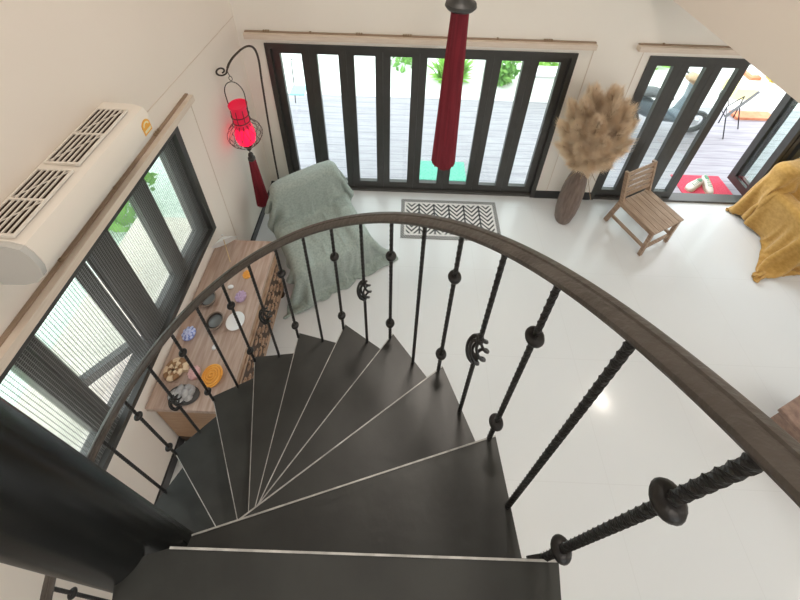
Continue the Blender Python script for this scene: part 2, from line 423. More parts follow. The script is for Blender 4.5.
# ---------------------------------------------------------------- folding doors
def leaf(parent, a, b, z0, z1, st=0.076, th=0.045, br=0.115, tr=0.07, name='door_leaf', m=None, slit=True):
    """framed glass leaf between plan points a and b"""
    m = m or MT['frame']
    a, b = Vector((a[0], a[1], 0)), Vector((b[0], b[1], 0)); d = (b-a).normalized(); g = 0.0006
    a, b = a+d*g, b-d*g
    Z = lambda p, z: Vector((p.x, p.y, z))
    f = MB(); zm = (z0+z1)/2; H = z1-z0; nrm = Vector((-d.y, d.x, 0))
    f.bar(Z(a+d*st/2, z0), Z(a+d*st/2, z1), st, th, up=nrm); f.bar(Z(b-d*st/2, z0), Z(b-d*st/2, z1), st, th, up=nrm)
    f.bar(Z(a+d*st, z0+br/2), Z(b-d*st, z0+br/2), th, br); f.bar(Z(a+d*st, z1-tr/2), Z(b-d*st, z1-tr/2), th, tr)
    # glazing bead
    w_ = 0.012
    o = f.build(name, m, parent)
    gl = MB().bar(Z(a+d*(st-0.005), zm+(br-tr)/2), Z(b-d*(st-0.005), zm+(br-tr)/2), 0.006, H-br-tr+0.01)
    gl.build('glass_pane', MT['glass'], o)
    return o
def opening(name, x0, x1, segs, fr=0.05):
    t = thing(name, None, None, (x0, YB, 0), kind='structure')
    dp = 0.12
    f = MB().box((x0, YB-0.012, 0), (x0+fr, YB+dp, TOP)).box((x1-fr, YB-0.012, 0), (x1, YB+dp, TOP)).box((x0+fr, YB-0.012, TOP-0.06), (x1-fr, YB+dp, TOP))
    f.box((x0+0.02, YB+0.03, 0.03), (x0+fr+0.02, YB+0.05, TOP-0.06))
    f.build('door_frame', MT['frame'], t)
    MB().box((x0, YB+0.0, -0.01), (x1, YB+dp, 0.035)).build('threshold', MT['frame_grey'], t)
    for (a, b) in segs: leaf(t, a, b, 0.04, TOP-0.062)
    return t
n = 8; W_ = (D1[1]-D1[0]-0.10)/n; x = D1[0]+0.05
opening('door_1', D1[0], D1[1], [((x+i*W_, YB+0.05), (x+(i+1)*W_, YB+0.05)) for i in range(n)])
# right doors: three leaves closed, one pair folded out, then closed leaves again
xs = [2.40, 2.72, 3.04, 3.36]
segs = [((xs[i], YB+0.05), (xs[i+1], YB+0.05)) for i in range(3)]
segs += [((4.345, YB+0.045), (4.335, YB+0.40)), ((4.405, YB+0.045), (4.415, YB+0.40))]
segs += [((4.46+i*0.315, YB+0.05), (4.46+(i+1)*0.315, YB+0.05)) for i in range(3)]
opening('door_2', D2[0], D2[1], segs)

# ---------------------------------------------------------------- left window
t = thing('window_1', None, None, (XL, WY0, WZ0), kind='structure')
f = MB(); fx0, fx1 = XL-0.14, XL+0.012
f.box((fx0, WY0, WZ0), (fx1, WY0+0.05, WZ1)).box((fx0, WY1-0.05, WZ0), (fx1, WY1, WZ1)).box((fx0, WY0+0.05, WZ1-0.05), (fx1, WY1-0.05, WZ1)).box((fx0, WY0+0.05, WZ0), (fx1, WY1-0.05, WZ0+0.05))
f.build('window_frame', MT['frame'], t)
PX = XL-0.085
for (a, b) in [((PX, 2.07), (PX, 1.69)), ((PX, 1.69), (PX, 1.31)), ((PX-0.02, 1.21), (PX-0.29, 0.905)), ((PX, 0.775), (PX, 0.30))]:
    leaf(t, a, b, WZ0+0.055, WZ1-0.055, st=0.066, br=0.085, tr=0.05, name='window_leaf')
for (y0_, y1_) in ((1.225, 1.305), (0.78, 0.82)): MB().box((PX-0.03, y0_, WZ0+0.05), (PX+0.03, y1_, WZ1-0.05)).build('mullion', MT['frame'], t)
# insect screen: real wires on the room side
s_ = MB(); sx_ = XL-0.028; rr = 0.0009
yy = WY0+0.05
while yy < WY1-0.05:
    s_.box((sx_-rr, yy-rr, WZ0+0.05), (sx_+rr, yy+rr, WZ1-0.05)); yy += 0.016
zz = WZ0+0.05
while zz < WZ1-0.05:
    s_.box((sx_-rr+0.002, WY0+0.05, zz-rr), (sx_+rr+0.002, WY1-0.05, zz+rr)); zz += 0.016
s_.build('insect_screen', MT['mesh'], t)
MB().box((XL-0.75, WY0-0.2, 0.80), (XL-WT, WY1+0.1, 0.96)).build('outer_ledge', MT['ledge'], t)

# ---------------------------------------------------------------- spiral staircase
PXC, PYC = -0.5321, 0.1275
RT, ZA, HS, TH0, DTH, HR, RB, RR = 0.848, 2.9635, 0.22757, -0.0306, 0.3153, 0.798, 0.828, 0.843
stair = thing('spiral_staircase', 'black iron spiral staircase with round centre pole and twisted balusters', 'staircase', (PXC, PYC, 0))
MB().lathe([(0.105, 0), (0.105, 0.015), (0.0605, 0.016), (0.0605, 4.15), (0.045, 4.17), (0, 4.175)], 40, (PXC, PYC, 0)).build('centre_pole', MT['pole'], stair, smooth=True)
def pc(r, t, z): a = TH0+t*DTH; return Vector((PXC+r*math.cos(a), PYC+r*math.sin(a), z))
def tread(k):
    z = ZA-HS*k
    a0, a1 = TH0+(k-1.06)*DTH, TH0+k*DTH
    R_ = RT
    if k == 0: a1 = -0.003; R_ = 0.863       # the landing tread reaches a little further out
    poly = []
    rin = 0.058
    back = [(rin, a0), (R_, a0), (R_, a1)] if k else [(rin, a0-2.6*DTH), (R_, a0-2.6*DTH), (R_, a0-1.3*DTH), (R_, a0), (R_, a1)]
    for (r, a) in back: poly.append((PXC+r*math.cos(a), PYC+r*math.sin(a)))
    # inner end: narrow flat neck meeting the pole
    ri, ai = (0.075, a1+0.20) if k else (0.104, a1-0.069)
    inn = Vector((PXC+ri*math.cos(ai), PYC+ri*math.sin(ai), 0))
    poly.append((inn.x, inn.y))
    poly.append((PXC+rin*math.cos(a1-0.35), PYC+rin*math.sin(a1-0.35)))
    mb = MB(); mb.prism(poly, z-0.006, z)
    # folded down front and back flanges and collar round the pole
    for a, s2 in ((a0 if k else a0-2.6*DTH, 1),):
        p, q = Vector((PXC+0.10*math.cos(a), PYC+0.10*math.sin(a), z-0.02)), Vector((PXC+(R_-0.004)*math.cos(a), PYC+(R_-0.004)*math.sin(a), z-0.02))
        nn = Vector((-math.sin(a), math.cos(a), 0))*0.003*s2
        mb.bar(p+nn, q+nn, 0.005, 0.035)
    mb.bar(inn+Vector((0, 0, z-0.02)), Vector((PXC+(R_-0.004)*math.cos(a1), PYC+(R_-0.004)*math.sin(a1), z-0.02)), 0.005, 0.035)
    o = mb.build('tread', MT['tread'], stair, smooth=True, angle=30)
    p, q = inn+Vector((0, 0, z+0.0006)), Vector((PXC+R_*math.cos(a1), PYC+R_*math.sin(a1), z+0.0006))
    MB().bar(p, q, 0.0032, 0.004).build('nosing_edge', MT['nosing'], o)
    return o
for k in range(0, 13): tread(k)
def twisted(h, s=0.0053):
    mb = MB(); N = max(20, int(h/0.007)); vs = []; fs = []
    for i in range(N+1):
        z = h*i/N; tw = z/0.026*PI/2
        for c in range(8):
            a = tw + c*PI/4; r = s*(1.32 if c % 2 == 0 else 1.06); vs.append((r*math.cos(a), r*math.sin(a), z))
    for i in range(N):
        for c in range(8): fs.append((i*8+c, i*8+(c+1) % 8, (i+1)*8+(c+1) % 8, (i+1)*8+c))
    fs.append(tuple(range(8))[::-1]); fs.append(tuple(N*8+c for c in range(8)))
    mb.add(vs, fs); return mb
def knob_mesh():
    pr = [(0.006, -0.012), (0.012, -0.0108), (0.0168, -0.007), (0.0185, 0), (0.0168, 0.007), (0.012, 0.0108), (0.006, 0.012)]
    return MB().lathe(pr, 20)
def basket_mesh():
    mb = MB()
    for j in range(6):
        pts = []
        for i in range(17):
            u = i/16; z = (u-0.5)*0.105; r = 0.005+0.0225*math.sqrt(max(0.0, 1-(2*u-1)**2)); a = j*PI/3 - u*PI*0.75
            pts.append((r*math.cos(a), r*math.sin(a), z))
        mb.tube(pts, 0.0041, 6)
    for sgn in (-1, 1):
        mb.lathe([(0.004, sgn*0.055-0.010), (0.0105, sgn*0.055-0.006), (0.0105, sgn*0.055+0.006), (0.004, sgn*0.055+0.010)], 12)
    return mb
K_ME = knob_mesh(); BSK = basket_mesh()
def place_child(mesh_src, name, parent, z, loc):
    mb = MB(); mb.v = [(p[0]+loc[0], p[1]+loc[1], p[2]+z) for p in mesh_src.v]; mb.f = mesh_src.f; mb.mi = mesh_src.mi
    return mb.build(name, MT['iron'], parent, smooth=True)
for i in range(-3, 25):
    tt = i/2; k = math.ceil(tt-1e-6); zb = ZA-HS*k
    base = pc(RB, tt, zb)
    topz = ZA-HS*tt+HR
    if i % 2 == 0:
        mb = twisted(topz-zb+0.03)
        mb.v = [(p[0]+base.x, p[1]+base.y, p[2]+zb-0.028) for p in mb.v]
        # little foot hooking over the tread below
        mb.bar(pc(RB, tt, zb-0.026), pc(RB-0.03, tt-0.02, zb-0.026), 0.012, 0.012)
        sh = Vector((0, 0, 0))
        if i == 0:                                  # the top baluster leans in slightly from its foot on the landing corner
            sh = Vector((0.838*math.cos(0.003), 0.838*math.sin(0.003), 0)) - (base-Vector((PXC, PYC, zb)))
            hh = topz-zb; mb.v = [(p[0]+sh.x*(1-(p[2]-zb)/hh), p[1]+sh.y*(1-(p[2]-zb)/hh), p[2]) for p in mb.v]
        o = mb.build('baluster', MT['iron'], stair)
        for zk in (0.13, 0.61): place_child(K_ME, 'knob', o, zb+zk, base+sh*(1-zk/(topz-zb)))
    else:
        j = (i-1)//2
        if j % 2 == 0:
            mb = twisted(topz-zb+0.002); mb.v = [(p[0]+base.x, p[1]+base.y, p[2]+zb) for p in mb.v]
            mb.build('baluster', MT['iron'], stair)
        else:
            zc = zb+0.465
            mb = twisted(zc-0.055-zb); mb.v = [(p[0]+base.x, p[1]+base.y, p[2]+zb) for p in mb.v]
            m2 = twisted(topz-zc-0.055); m2.v = [(p[0]+base.x, p[1]+base.y, p[2]+zc+0.057) for p in m2.v]
            mb.add(m2.v, m2.f)
            o = mb.build('baluster', MT['iron'], stair)
            place_child(BSK, 'basket', o, zc, base)
# handrail: moulded flat bar swept round the helix
prof = [(-0.022, 0.0), (-0.024, 0.006), (-0.022, 0.013), (-0.015, 0.018), (-0.005, 0.019), (-0.0025, 0.0155), (0.0025, 0.0155), (0.005, 0.019), (0.015, 0.018), (0.022, 0.013), (0.024, 0.006), (0.022, 0.0)]
vs = []; fs = []; N = 150; t0_, t1_ = -2.3, 12.1
for i in range(N+1):
    tt = t0_+(t1_-t0_)*i/N; z = ZA-HS*tt+HR
    for (dr, dz) in prof: vs.append(pc(RR+dr, tt, z+dz))
np_ = len(prof)
for i in range(N):
    for c in range(np_): fs.append((i*np_+c, (i+1)*np_+c, (i+1)*np_+(c+1) % np_, i*np_+(c+1) % np_))
fs.append(tuple(range(np_))); fs.append(tuple(N*np_+c for c in range(np_))[::-1])
MB().add(vs, fs).build('handrail', MT['rail'], stair, smooth=True, angle=35)

# ---------------------------------------------------------------- ceiling lamps
def lamp_fix(name, label, x, y, z, r, grp):
    t = thing(name, label, 'ceiling light', (x, y, z), group=grp)
    MB().lathe([(r, 0), (r+0.02, -0.01), (r+0.02, -0.045), (r, -0.05), (r, -0.02), (0, -0.02)], 32, (x, y, z)).build('rim', MT['lamp_rim'], t, smooth=True)
for (x, y), nm in zip(LAMPS, ('over the stairwell', 'behind the stairs', 'over the mezzanine')):
    lamp_fix('ceiling_light', 'round white ceiling light '+nm, x, y, CEIL, 0.30, None)
for (x, y), nm in zip(SPOTS, ('nearest the open doorway', 'above the low brown table', 'above the ochre throw', 'near the right wall')):
    t = thing('downlight', 'small round downlight in the mezzanine soffit '+nm, 'ceiling light', (x, y, 2.94))
    MB().lathe([(0.075, 0), (0.085, -0.004), (0.085, -0.012), (0.07, -0.014), (0.066, -0.004), (0, -0.004)], 24, (x, y, 2.94)).build('rim', MT['lamp_rim'], t, smooth=True)

# ---------------------------------------------------------------- air conditioner
AY0, AY1 = 0.84, 1.672
ac = thing('air_conditioner', 'white wall-mounted air conditioner with a slatted top grille', 'air conditioner', (XL, AY0, 2.48))
prof_ac = [(0, 2.775), (0.16, 2.765), (0.205, 2.745), (0.222, 2.70), (0.225, 2.62), (0.21, 2.56), (0.165, 2.51), (0.10, 2.485), (0, 2.48)]
def ac_sweep(pr, y0, y1):
    n = len(pr); vs = [(XL+0.002+dx, y, z) for y in (y0, y1) for dx, z in pr]
    fs = [tuple(range(n)), tuple(range(n, 2*n))[::-1]] + [(i, n+i, n+(i+1) % n, (i+1) % n) for i in range(n)]
    return MB().add(vs, fs)
ac_sweep(prof_ac, AY0+0.02, AY1-0.02).build('body', MT['ac'], ac, smooth=True)
inset = [(max(0, dx-0.004), z+(0.003 if z < 2.6 else -0.003)) for dx, z in prof_ac]
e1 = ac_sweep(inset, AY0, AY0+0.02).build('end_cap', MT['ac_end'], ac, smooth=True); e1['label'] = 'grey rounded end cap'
ac_sweep(inset, AY1-0.02, AY1).build('end_cap', MT['ac'], ac, smooth=True)
for b0, b1 in ((0.875, 1.19), (1.23, 1.60)):
    g = MB().box((XL+0.022, b0, 2.766), (XL+0.172, b1, 2.7785)).build('grille_recess', MT['ac_dark'], ac)
    fr = MB()
    for i in range(7):
        xx = XL+0.022+0.150*i/6; fr.box((xx-0.0028, b0, 2.77), (xx+0.0028, b1, 2.786))
    for yq in (b0, (b0+b1)/2, b1): fr.box((XL+0.020, yq-0.004, 2.77), (XL+0.175, yq+0.004, 2.787))
    for c in range(2):
        y0_, y1_ = (b0, (b0+b1)/2) if c == 0 else ((b0+b1)/2, b1)
        fr.bar((XL+0.022, y0_, 2.782), (XL+0.172, y1_, 2.782), 0.003, 0.004)
    fr.build('grille_slats', MT['ac'], g)
# energy sticker near the far end of the front panel: an arch with a pale dial printed on it
fx_ = XL+0.002+0.2255
arch = [(1.583, 2.612), (1.648, 2.612), (1.648, 2.665)]+[(1.6155+0.0325*math.cos(a), 2.665+0.034*math.sin(a)) for a in [PI*i/12 for i in range(1, 12)]]+[(1.583, 2.665)]
def plate(poly, x0, x1): n = len(poly); return MB().add([(x0, y, z) for y, z in poly]+[(x1, y, z) for y, z in poly], [tuple(range(n))[::-1], tuple(range(n, 2*n))]+[(i, (i+1) % n, n+(i+1) % n, n+i) for i in range(n)])
o = plate(arch, fx_-0.004, fx_+0.001).build('energy_sticker', MT['sticker'], ac); o['label'] = 'yellow energy sticker'
dial = [(1.6155+0.024*math.cos(a), 2.662+0.026*math.sin(a)) for a in [PI*i/12 for i in range(13)]]+[(1.6155+0.015*math.cos(a), 2.662+0.016*math.sin(a)) for a in [PI-PI*i/12 for i in range(13)]]
pm = MB(); n = 13
pm.add([(fx_+0.0016, y, z) for y, z in dial], [(i, i+1, 25-i-1, 25-i) for i in range(12)])
pm.add([(fx_+0.0016, y, z) for y, z in ((1.59, 2.622), (1.642, 2.622), (1.642, 2.640), (1.59, 2.640))], [(0, 1, 2, 3)])
pm.build('sticker_print', MT['sticker_w'], o)

# ---------------------------------------------------------------- carved wooden table
TX0, TX1, TY0, TY1, TZ = -1.618, -1.095, 0.90, 2.11, 0.84
tb = thing('carved_table', 'long brown wooden table with carved side under the screened window', 'table', (TX0, TY0, 0))
MB().box((TX0, TY0, TZ-0.045), (TX1, TY1, TZ)).build('tabletop', MT['wood_table'], tb, bevel=0.006)
MB().box((TX0+0.01, TY0+0.03, 0.16), (TX1-0.03, TY1-0.03, TZ-0.045)).build('body', MT['wood_end'], tb, bevel=0.004)
cv = MB().box((TX1-0.03, TY0+0.03, 0.18), (TX1-0.012, TY1-0.03, TZ-0.05)).build('carved_panel', MT['wood_carve'], tb)
# carving: recess field with rows of scrolls standing out of it
cr = MB()
cr.box((TX1-0.013, TY0+0.09, 0.25), (TX1-0.010, TY1-0.09, 0.64)); cr.build('recess', MT['carve_dark'], cv)
cs = MB()
for row in range(4):
    for i in range(12):
        yc = TY0+0.14+i*0.085+(row % 2)*0.03; zc = 0.30+row*0.095; s2 = 1 if (i+row) % 2 else -1
        pts = [(TX1-0.008, yc+s2*(0.006+0.030*u)*math.cos(u*7.5), zc+(0.006+0.030*u)*math.sin(u*7.5)) for u in [q/11 for q in range(12)]]
        cs.tube(pts, [0.004+0.006*q/11 for q in range(12)], 5)
cs.build('scrollwork', MT['wood_carve'], cv)
MB().box((TX1-0.012, TY0+0.03, 0.66), (TX1-0.002, TY1-0.03, 0.70)).build('moulding', MT['wood_carve'], cv)
for (xx, yy) in ((TX0+0.045, TY0+0.06), (TX1-0.06, TY0+0.06), (TX0+0.045, TY1-0.06), (TX1-0.06, TY1-0.06)):
    MB().lathe([(0.022, 0), (0.034, 0.02), (0.026, 0.06), (0.036, 0.12), (0.036, 0.165)], 14, (xx, yy, 0)).build('leg', MT['carve_dark'], tb, smooth=True)

# things on the table
TT = TZ
def flower(x, y, r, h, m, label, petals=9, rings=3, name='candle', cat='candle', wick=True, m2=None):
    t = thing(name, label, cat, (x, y, TT))
    mb = MB().lathe([(r*0.85, 0), (r, h*0.3), (r*0.9, h*0.7), (r*0.55, h), (0, h)], 20, (x, y, TT)); mb.build('body', m, t, smooth=True)
    pt = MB()
    for q in range(rings):
        rr2 = r*(0.82-0.27*q); zz2 = TT+h*(0.62+0.22*q)
        for i in range(petals-2*q):
            a = 2*PI*i/(petals-2*q)+q*0.4
            pt.ball((x+rr2*math.cos(a), y+rr2*math.sin(a), zz2), (r*0.24, r*0.24, h*0.22), 8, 5)
    pt.build('petals', m2 or m, t, smooth=True)
    return t
flower(-1.2506, 1.7959, 0.036, 0.03, MT['orange'], 'small orange flower candle at the far end of the carved table')
flower(-1.2389, 1.6145, 0.042, 0.045, MT['purple'], 'lilac flower candle beside the white plate')
flower(-1.5237, 1.3384, 0.047, 0.045, MT['blue'], 'blue flower candle near the window edge of the table', m2=MT['blue2'])
flower(-1.3774, 1.1004, 0.040, 0.04, MT['pink'], 'pink flower candle between the snail shell and orange dish')
def bowl(x, y, r, label):
    t = thing('bowl', label, 'bowl', (x, y, TT))
    MB().lathe([(r*0.5, 0), (r*0.85, 0.02), (r, 0.05), (r*0.94, 0.052), (r*0.78, 0.022), (0, 0.014)], 28, (x, y, TT)).build('body', MT['bowl'], t, smooth=True)
    MB().tube([(x+r*0.97*math.cos(a), y+r*0.97*math.sin(a), TT+0.052) for a in [2*PI*i/28 for i in range(28)]], 0.0055, 6, closed=True).build('rim', MT['bowl_rim'], t, smooth=True)
    MB().lathe([(r*0.80, 0.028), (r*0.4, 0.034), (0, 0.036)], 20, (x-0.004, y+0.012, TT)).build('contents', MT['bowl_in'], t, smooth=True)
bowl(-1.4779, 1.5754, 0.060, 'dark round bowl nearer the window and the paper parasol')
bowl(-1.3608, 1.4194, 0.062, 'dark round bowl with brown rim beside the white plate')
solo('plate', MB().lathe([(0.035, 0), (0.066, 0.012), (0.068, 0.015), (0.04, 0.006), (0, 0.005)], 28, (-1.2194, 1.4389, TT)), MT['white_cer'], 'round white plate on the front edge of the carved table', 'plate', loc=(-1.2194, 1.4389, TT), smooth=True)
solo('pebble', MB().ball((-1.3491, 1.6905, TT+0.011), (0.024, 0.017, 0.011), 12, 8), MT['white_cer'], 'small white pebble between the lilac and small orange candles', 'pebble', loc=(-1.3491, 1.6905, TT), smooth=True)
solo('pebble', MB().ball((-1.3052, 1.2613, TT+0.011), (0.018, 0.020, 0.011), 12, 8), MT['white_cer'], 'small white pebble standing alone mid-table towards the orange dish', 'pebble', loc=(-1.3052, 1.2613, TT), smooth=True)
# spiral shell
t = thing('spiral_shell', 'brown and cream spiral shell near the window edge of the table', 'shell', (-1.5140, 1.1072, TT))
sa, sb = MB(), MB()
for part, m2 in ((0, sa), (1, sb)):
    for seg in range(22):
        if seg % 2 != part: continue
        pts, rs = [], []
        for q in range(4):
            u = (seg+q/3)/22; a = u*PI*5.0; r = 0.060*(1-u)**0.9+0.002
            pts.append((-1.5140+1.05*r*math.cos(a), 1.1072+r*math.sin(a), TT+0.018+0.035*u)); rs.append(0.019*(1-u)+0.006)
        m2.tube(pts, rs, 8)
sa.build('cream_whorls', MT['shell_a'], t, smooth=True); sb.build('brown_whorls', MT['shell_b'], t, smooth=True)
# orange coiled dish
t = thing('coiled_dish', 'orange coiled round dish at the near end of the carved table', 'dish', (-1.2506, 1.0857, TT))
MB().lathe([(0.05, 0), (0.067, 0.012), (0.068, 0.022), (0, 0.024)], 28, (-1.2506, 1.0857, TT)).build('base', MT['orange'], t, smooth=True)
pts = []
for i in range(90):
    u = i/89; a = u*PI*8; r = 0.062*(1-u)+0.004; pts.append((-1.2506+r*math.cos(a), 1.0857+r*math.sin(a), TT+0.026+0.016*u))
MB().tube(pts, 0.0075, 6).build('coil', MT['orange'], t, smooth=True)
# grey stone carving
t = thing('stone_carving', 'grey stone carving of rounded lumps on a dark base', 'ornament', (-1.3901, 0.9755, TT))
MB().lathe([(0.10, 0), (0.105, 0.012), (0.09, 0.022), (0, 0.024)], 24, (-1.3950, 0.9784, TT), sx=1.0, sy=0.55).build('base', MT['stone_dark'], t, smooth=True)
st = MB(); rs_ = random.Random(3)
for (dx, dy, dz, r) in ((-0.055, -0.005, 0.035, 0.036), (-0.02, 0.012, 0.05, 0.034), (0.02, 0.0, 0.045, 0.038), (0.055, 0.016, 0.042, 0.03), (0.0, -0.025, 0.036, 0.03), (0.045, -0.02, 0.032, 0.028), (0.03, 0.028, 0.06, 0.024), (-0.07, -0.022, 0.028, 0.022)):
    st.ball((-1.3950+dx, 0.9784+dy, TT+dz), (r, r*0.75, r*0.7), 10, 7, rotz(rs_.uniform(0, 3)))
st.build('lumps', MT['stone'], t, smooth=True)
# paper parasol lying on the table
t = thing('paper_parasol', 'small white paper parasol lying at the window end of the table', 'parasol', (-1.4925, 2.0095, TT))
apex = Vector((-1.5364, 2.0632, TT+0.115)); ax = (Vector((-1.4194, 1.8827, TT+0.016))-apex).normalized()
q = ax.to_track_quat('Z', 'Y').to_matrix().to_4x4()
pts = []
cn = MB(); nseg = 16; vs = [apex]; fs = []
for i in range(nseg):
    a = 2*PI*i/nseg; rr2 = 0.105 if i % 2 == 0 else 0.098
    vs.append(apex + (q @ Vector((rr2*math.cos(a), rr2*math.sin(a), 0.052))))
for i in range(nseg): fs.append((0, 1+i, 1+(i+1) % nseg))
o = cn.add(vs, fs).build('canopy', MT['paper'], t)
sm = o.modifiers.new('thickness', 'SOLIDIFY'); sm.thickness = 0.002
MB().tube([apex-ax*0.018, apex+ax*0.225], 0.0035, 8).build('stick', MT['bamboo'], t, smooth=True)
MB().ball(apex-ax*0.012, 0.008, 10, 6).build('tip', MT['paper'], t, smooth=True)

# ---------------------------------------------------------------- wooden chair
def wood_chair():
    t = thing('wooden_chair', 'low wooden chair with slatted back and planked seat beside the open doorway', 'chair', (2.76, 2.915, 0), 0.44)
    W, D, SH = 0.455, 0.455, 0.43
    for sx2 in (-1, 1):
        MB().bar((sx2*(W/2-0.02), -D/2+0.025, 0), (sx2*(W/2-0.02), -D/2+0.025, SH-0.022), 0.035, 0.04, up=(1, 0, 0)).build('leg', MT['wood_chair'], t, local=True, bevel=0.003)
        mb = MB(); x = sx2*(W/2-0.018)
        pts = [(x, D/2+0.05, 0), (x, D/2-0.02, SH), (x, D/2+0.06, 0.83)]
        for a, b in zip(pts[:-1], pts[1:]): mb.bar(a, b, 0.034, 0.045, up=(0, 1, 0))
        mb.build('back_post', MT['wood_chair'], t, local=True, bevel=0.003)
        MB().bar((sx2*(W/2-0.02), -D/2+0.04, 0.14), (sx2*(W/2-0.02), D/2+0.02, 0.14), 0.025, 0.035).build('stretcher', MT['wood_chair'], t, local=True)
        MB().bar((sx2*(W/2-0.02), -D/2+0.03, SH-0.045), (sx2*(W/2-0.02), D/2-0.02, SH-0.045), 0.025, 0.05).build('seat_rail', MT['wood_chair'], t, local=True)
    MB().bar((-W/2+0.03, -D/2+0.03, 0.12), (W/2-0.03, -D/2+0.03, 0.12), 0.025, 0.035).build('stretcher', MT['wood_chair'], t, local=True)
    for i in range(6):
        x0 = -W/2+i*W/6
        MB().box((x0+0.0025, -D/2-0.005, SH-0.022), (x0+W/6-0.0025, D/2-0.01, SH)).build('seat_plank', MT['wood_chair'], t, local=True, bevel=0.002)
    for i in range(5):
        z = SH+0.085+i*0.070; y = D/2-0.02+0.08*(z-SH)/0.40
        MB().bar((-W/2+0.0, y-0.006, z), (W/2-0.0, y-0.006, z), 0.016, 0.048, up=(0, 0.2, 1)).build('back_slat', MT['wood_chair'], t, local=True, bevel=0.003)
wood_chair()

# ---------------------------------------------------------------- vase with pampas
VX, VY = 1.925, 3.06
vs_ = thing('floor_vase', 'tall brown wooden floor vase between the two folding doors', 'vase', (VX, VY, 0))
MB().lathe([(0.075, 0), (0.092, 0.04), (0.112, 0.18), (0.120, 0.34), (0.117, 0.52), (0.100, 0.70), (0.076, 0.82), (0.060, 0.875), (0.058, 0.90), (0.046, 0.90), (0.048, 0.86), (0, 0.80)], 36, (VX, VY, 0)).build('body', MT['vase'], vs_, smooth=True)
def plume_mesh(seed):
    r = random.Random(seed); stem = MB(); pl = MB()
    L = 0.36
    stem.tube([(0, 0, 0), (0, 0, 0.35), (0.01, 0, 0.62)], 0.0028, 5)
    for i in range(2200):
        u = r.random(); z0 = 0.20+L*u; env = 0.125*math.sin(PI*(0.10+0.86*u))**0.7
        a = r.uniform(0, 2*PI); dr = Vector((math.cos(a), math.sin(a), 0))
        ln = env*r.uniform(0.7, 1.25); dz = r.uniform(0.02, 0.10)
        p0 = Vector((0.01*u, 0, z0)); p1 = p0+dr*ln*0.55+Vector((0, 0, dz*0.9)); p2 = p0+dr*ln*(1-0.35*u)+Vector((r.uniform(-.02, .02), r.uniform(-.02, .02), dz*(0.8+0.9*u)))
        sd = Vector((-dr.y, dr.x, 0))*0.0015
        pl.add([p0-sd, p0+sd, p1+sd*0.8, p1-sd*0.8, p2], [(0, 1, 2, 3), (3, 2, 4)])
    return stem, pl
protos = []
PLABEL = 'beige dried pampas plume fanning out of the tall brown vase'
for s_i in range(3):
    st, pl = plume_mesh(40+s_i)
    root = bpy.data.objects.new('pampas_plume', None); C.objects.link(root); root.empty_display_size = 0.1
    tag(root, PLABEL, 'dried grass', 'pampas plumes in the brown vase')
    st.build('stem', MT['pampas_stem'], root, local=True); pl.build('plume', MT['pampas'], root, local=True)
    protos.append(root)
rp = random.Random(11)
dirs = []
NP = 34
for i in range(NP):
    zc = 1-1.75*(i+0.5)/NP; a = i*2.39996
    rr2 = math.sqrt(max(0, 1-zc*zc)); dirs.append(Vector((rr2*math.cos(a), rr2*math.sin(a), zc)))
for i, d in enumerate(dirs):
    root = protos[i] if i < 3 else None
    if root is None:
        pr = protos[i % 3]; root = pr.copy(); C.objects.link(root)
        for ch in list(pr.children):
            c = ch.copy(); C.objects.link(c); c.parent = root
    # stems leave the mouth together, heads spread over a ball
    tip = Vector((VX-0.07, VY-0.08, 1.51)) + Vector((d.x*0.32, d.y*0.26, d.z*0.48))
    start = Vector((VX-0.02+d.x*0.05, VY-0.05+d.y*0.04, 1.12+0.1*d.z))
    lean = (tip-start).normalized()
    root.location = tip-lean*0.60
    root.rotation_euler = lean.to_track_quat('Z', 'Y').to_euler()

# ---------------------------------------------------------------- doormat indoors
solo('doormat', MB().box((0.005, 2.735, 0.0), (1.16, 3.262, 0.008)), MT['lattice'], 'black and cream leaf-lattice doormat before the wide folding doors', 'doormat', loc=(0.5825, 2.9985, 0))

# ---------------------------------------------------------------- lantern on its hook stand
hk = thing('hook_stand', 'tall dark shepherd hook stand in the corner behind the armchair', 'lantern stand', (-1.49, 3.28, 0))
HP = [(-1.49, 3.28, 0.02), (-1.478, 3.27, 0.6), (-1.455, 3.26, 1.2), (-1.432, 3.26, 1.75), (-1.415, 3.25, 1.98), (-1.408, 3.22, 2.12), (-1.412, 3.17, 2.21), (-1.430, 3.11, 2.255), (-1.458, 3.05, 2.262), (-1.480, 2.99, 2.255), (-1.502, 2.93, 2.24), (-1.518, 2.88, 2.215), (-1.525, 2.85, 2.19)]
def smooth_path(P, n=5):
    P = [Vector(p) for p in P]; out = []
    for i in range(len(P)-1):
        p0, p1, p2, p3 = P[max(i-1, 0)], P[i], P[i+1], P[min(i+2, len(P)-1)]
        for k in range(n):
            t = k/n; out.append(0.5*((2*p1)+(-p0+p2)*t+(2*p0-5*p1+4*p2-p3)*t*t+(-p0+3*p1-3*p2+p3)*t**3))
    out.append(P[-1]); return out
MB().tube(smooth_path(HP), 0.0105, 8).build('pole', MT['hookpole'], hk, smooth=True)
cur = []
for i in range(26):
    u = i/25; a = -PI*0.15 - u*PI*2.3; r = 0.048*(1-0.62*u)
    cur.append((-1.560+r*math.cos(a)*0.9, 2.80+r*math.cos(a)*0.5, 2.19+r*math.sin(a)))
cur[0] = HP[-1]
MB().tube(cur, 0.008, 8).build('scroll', MT['hookpole'], hk, smooth=True)
MB().lathe([(0.08, 0), (0.08, 0.014), (0.03, 0.022), (0.014, 0.05), (0, 0.05)], 24, (-1.49, 3.28, 0)).build('base', MT['hookpole'], hk, smooth=True)
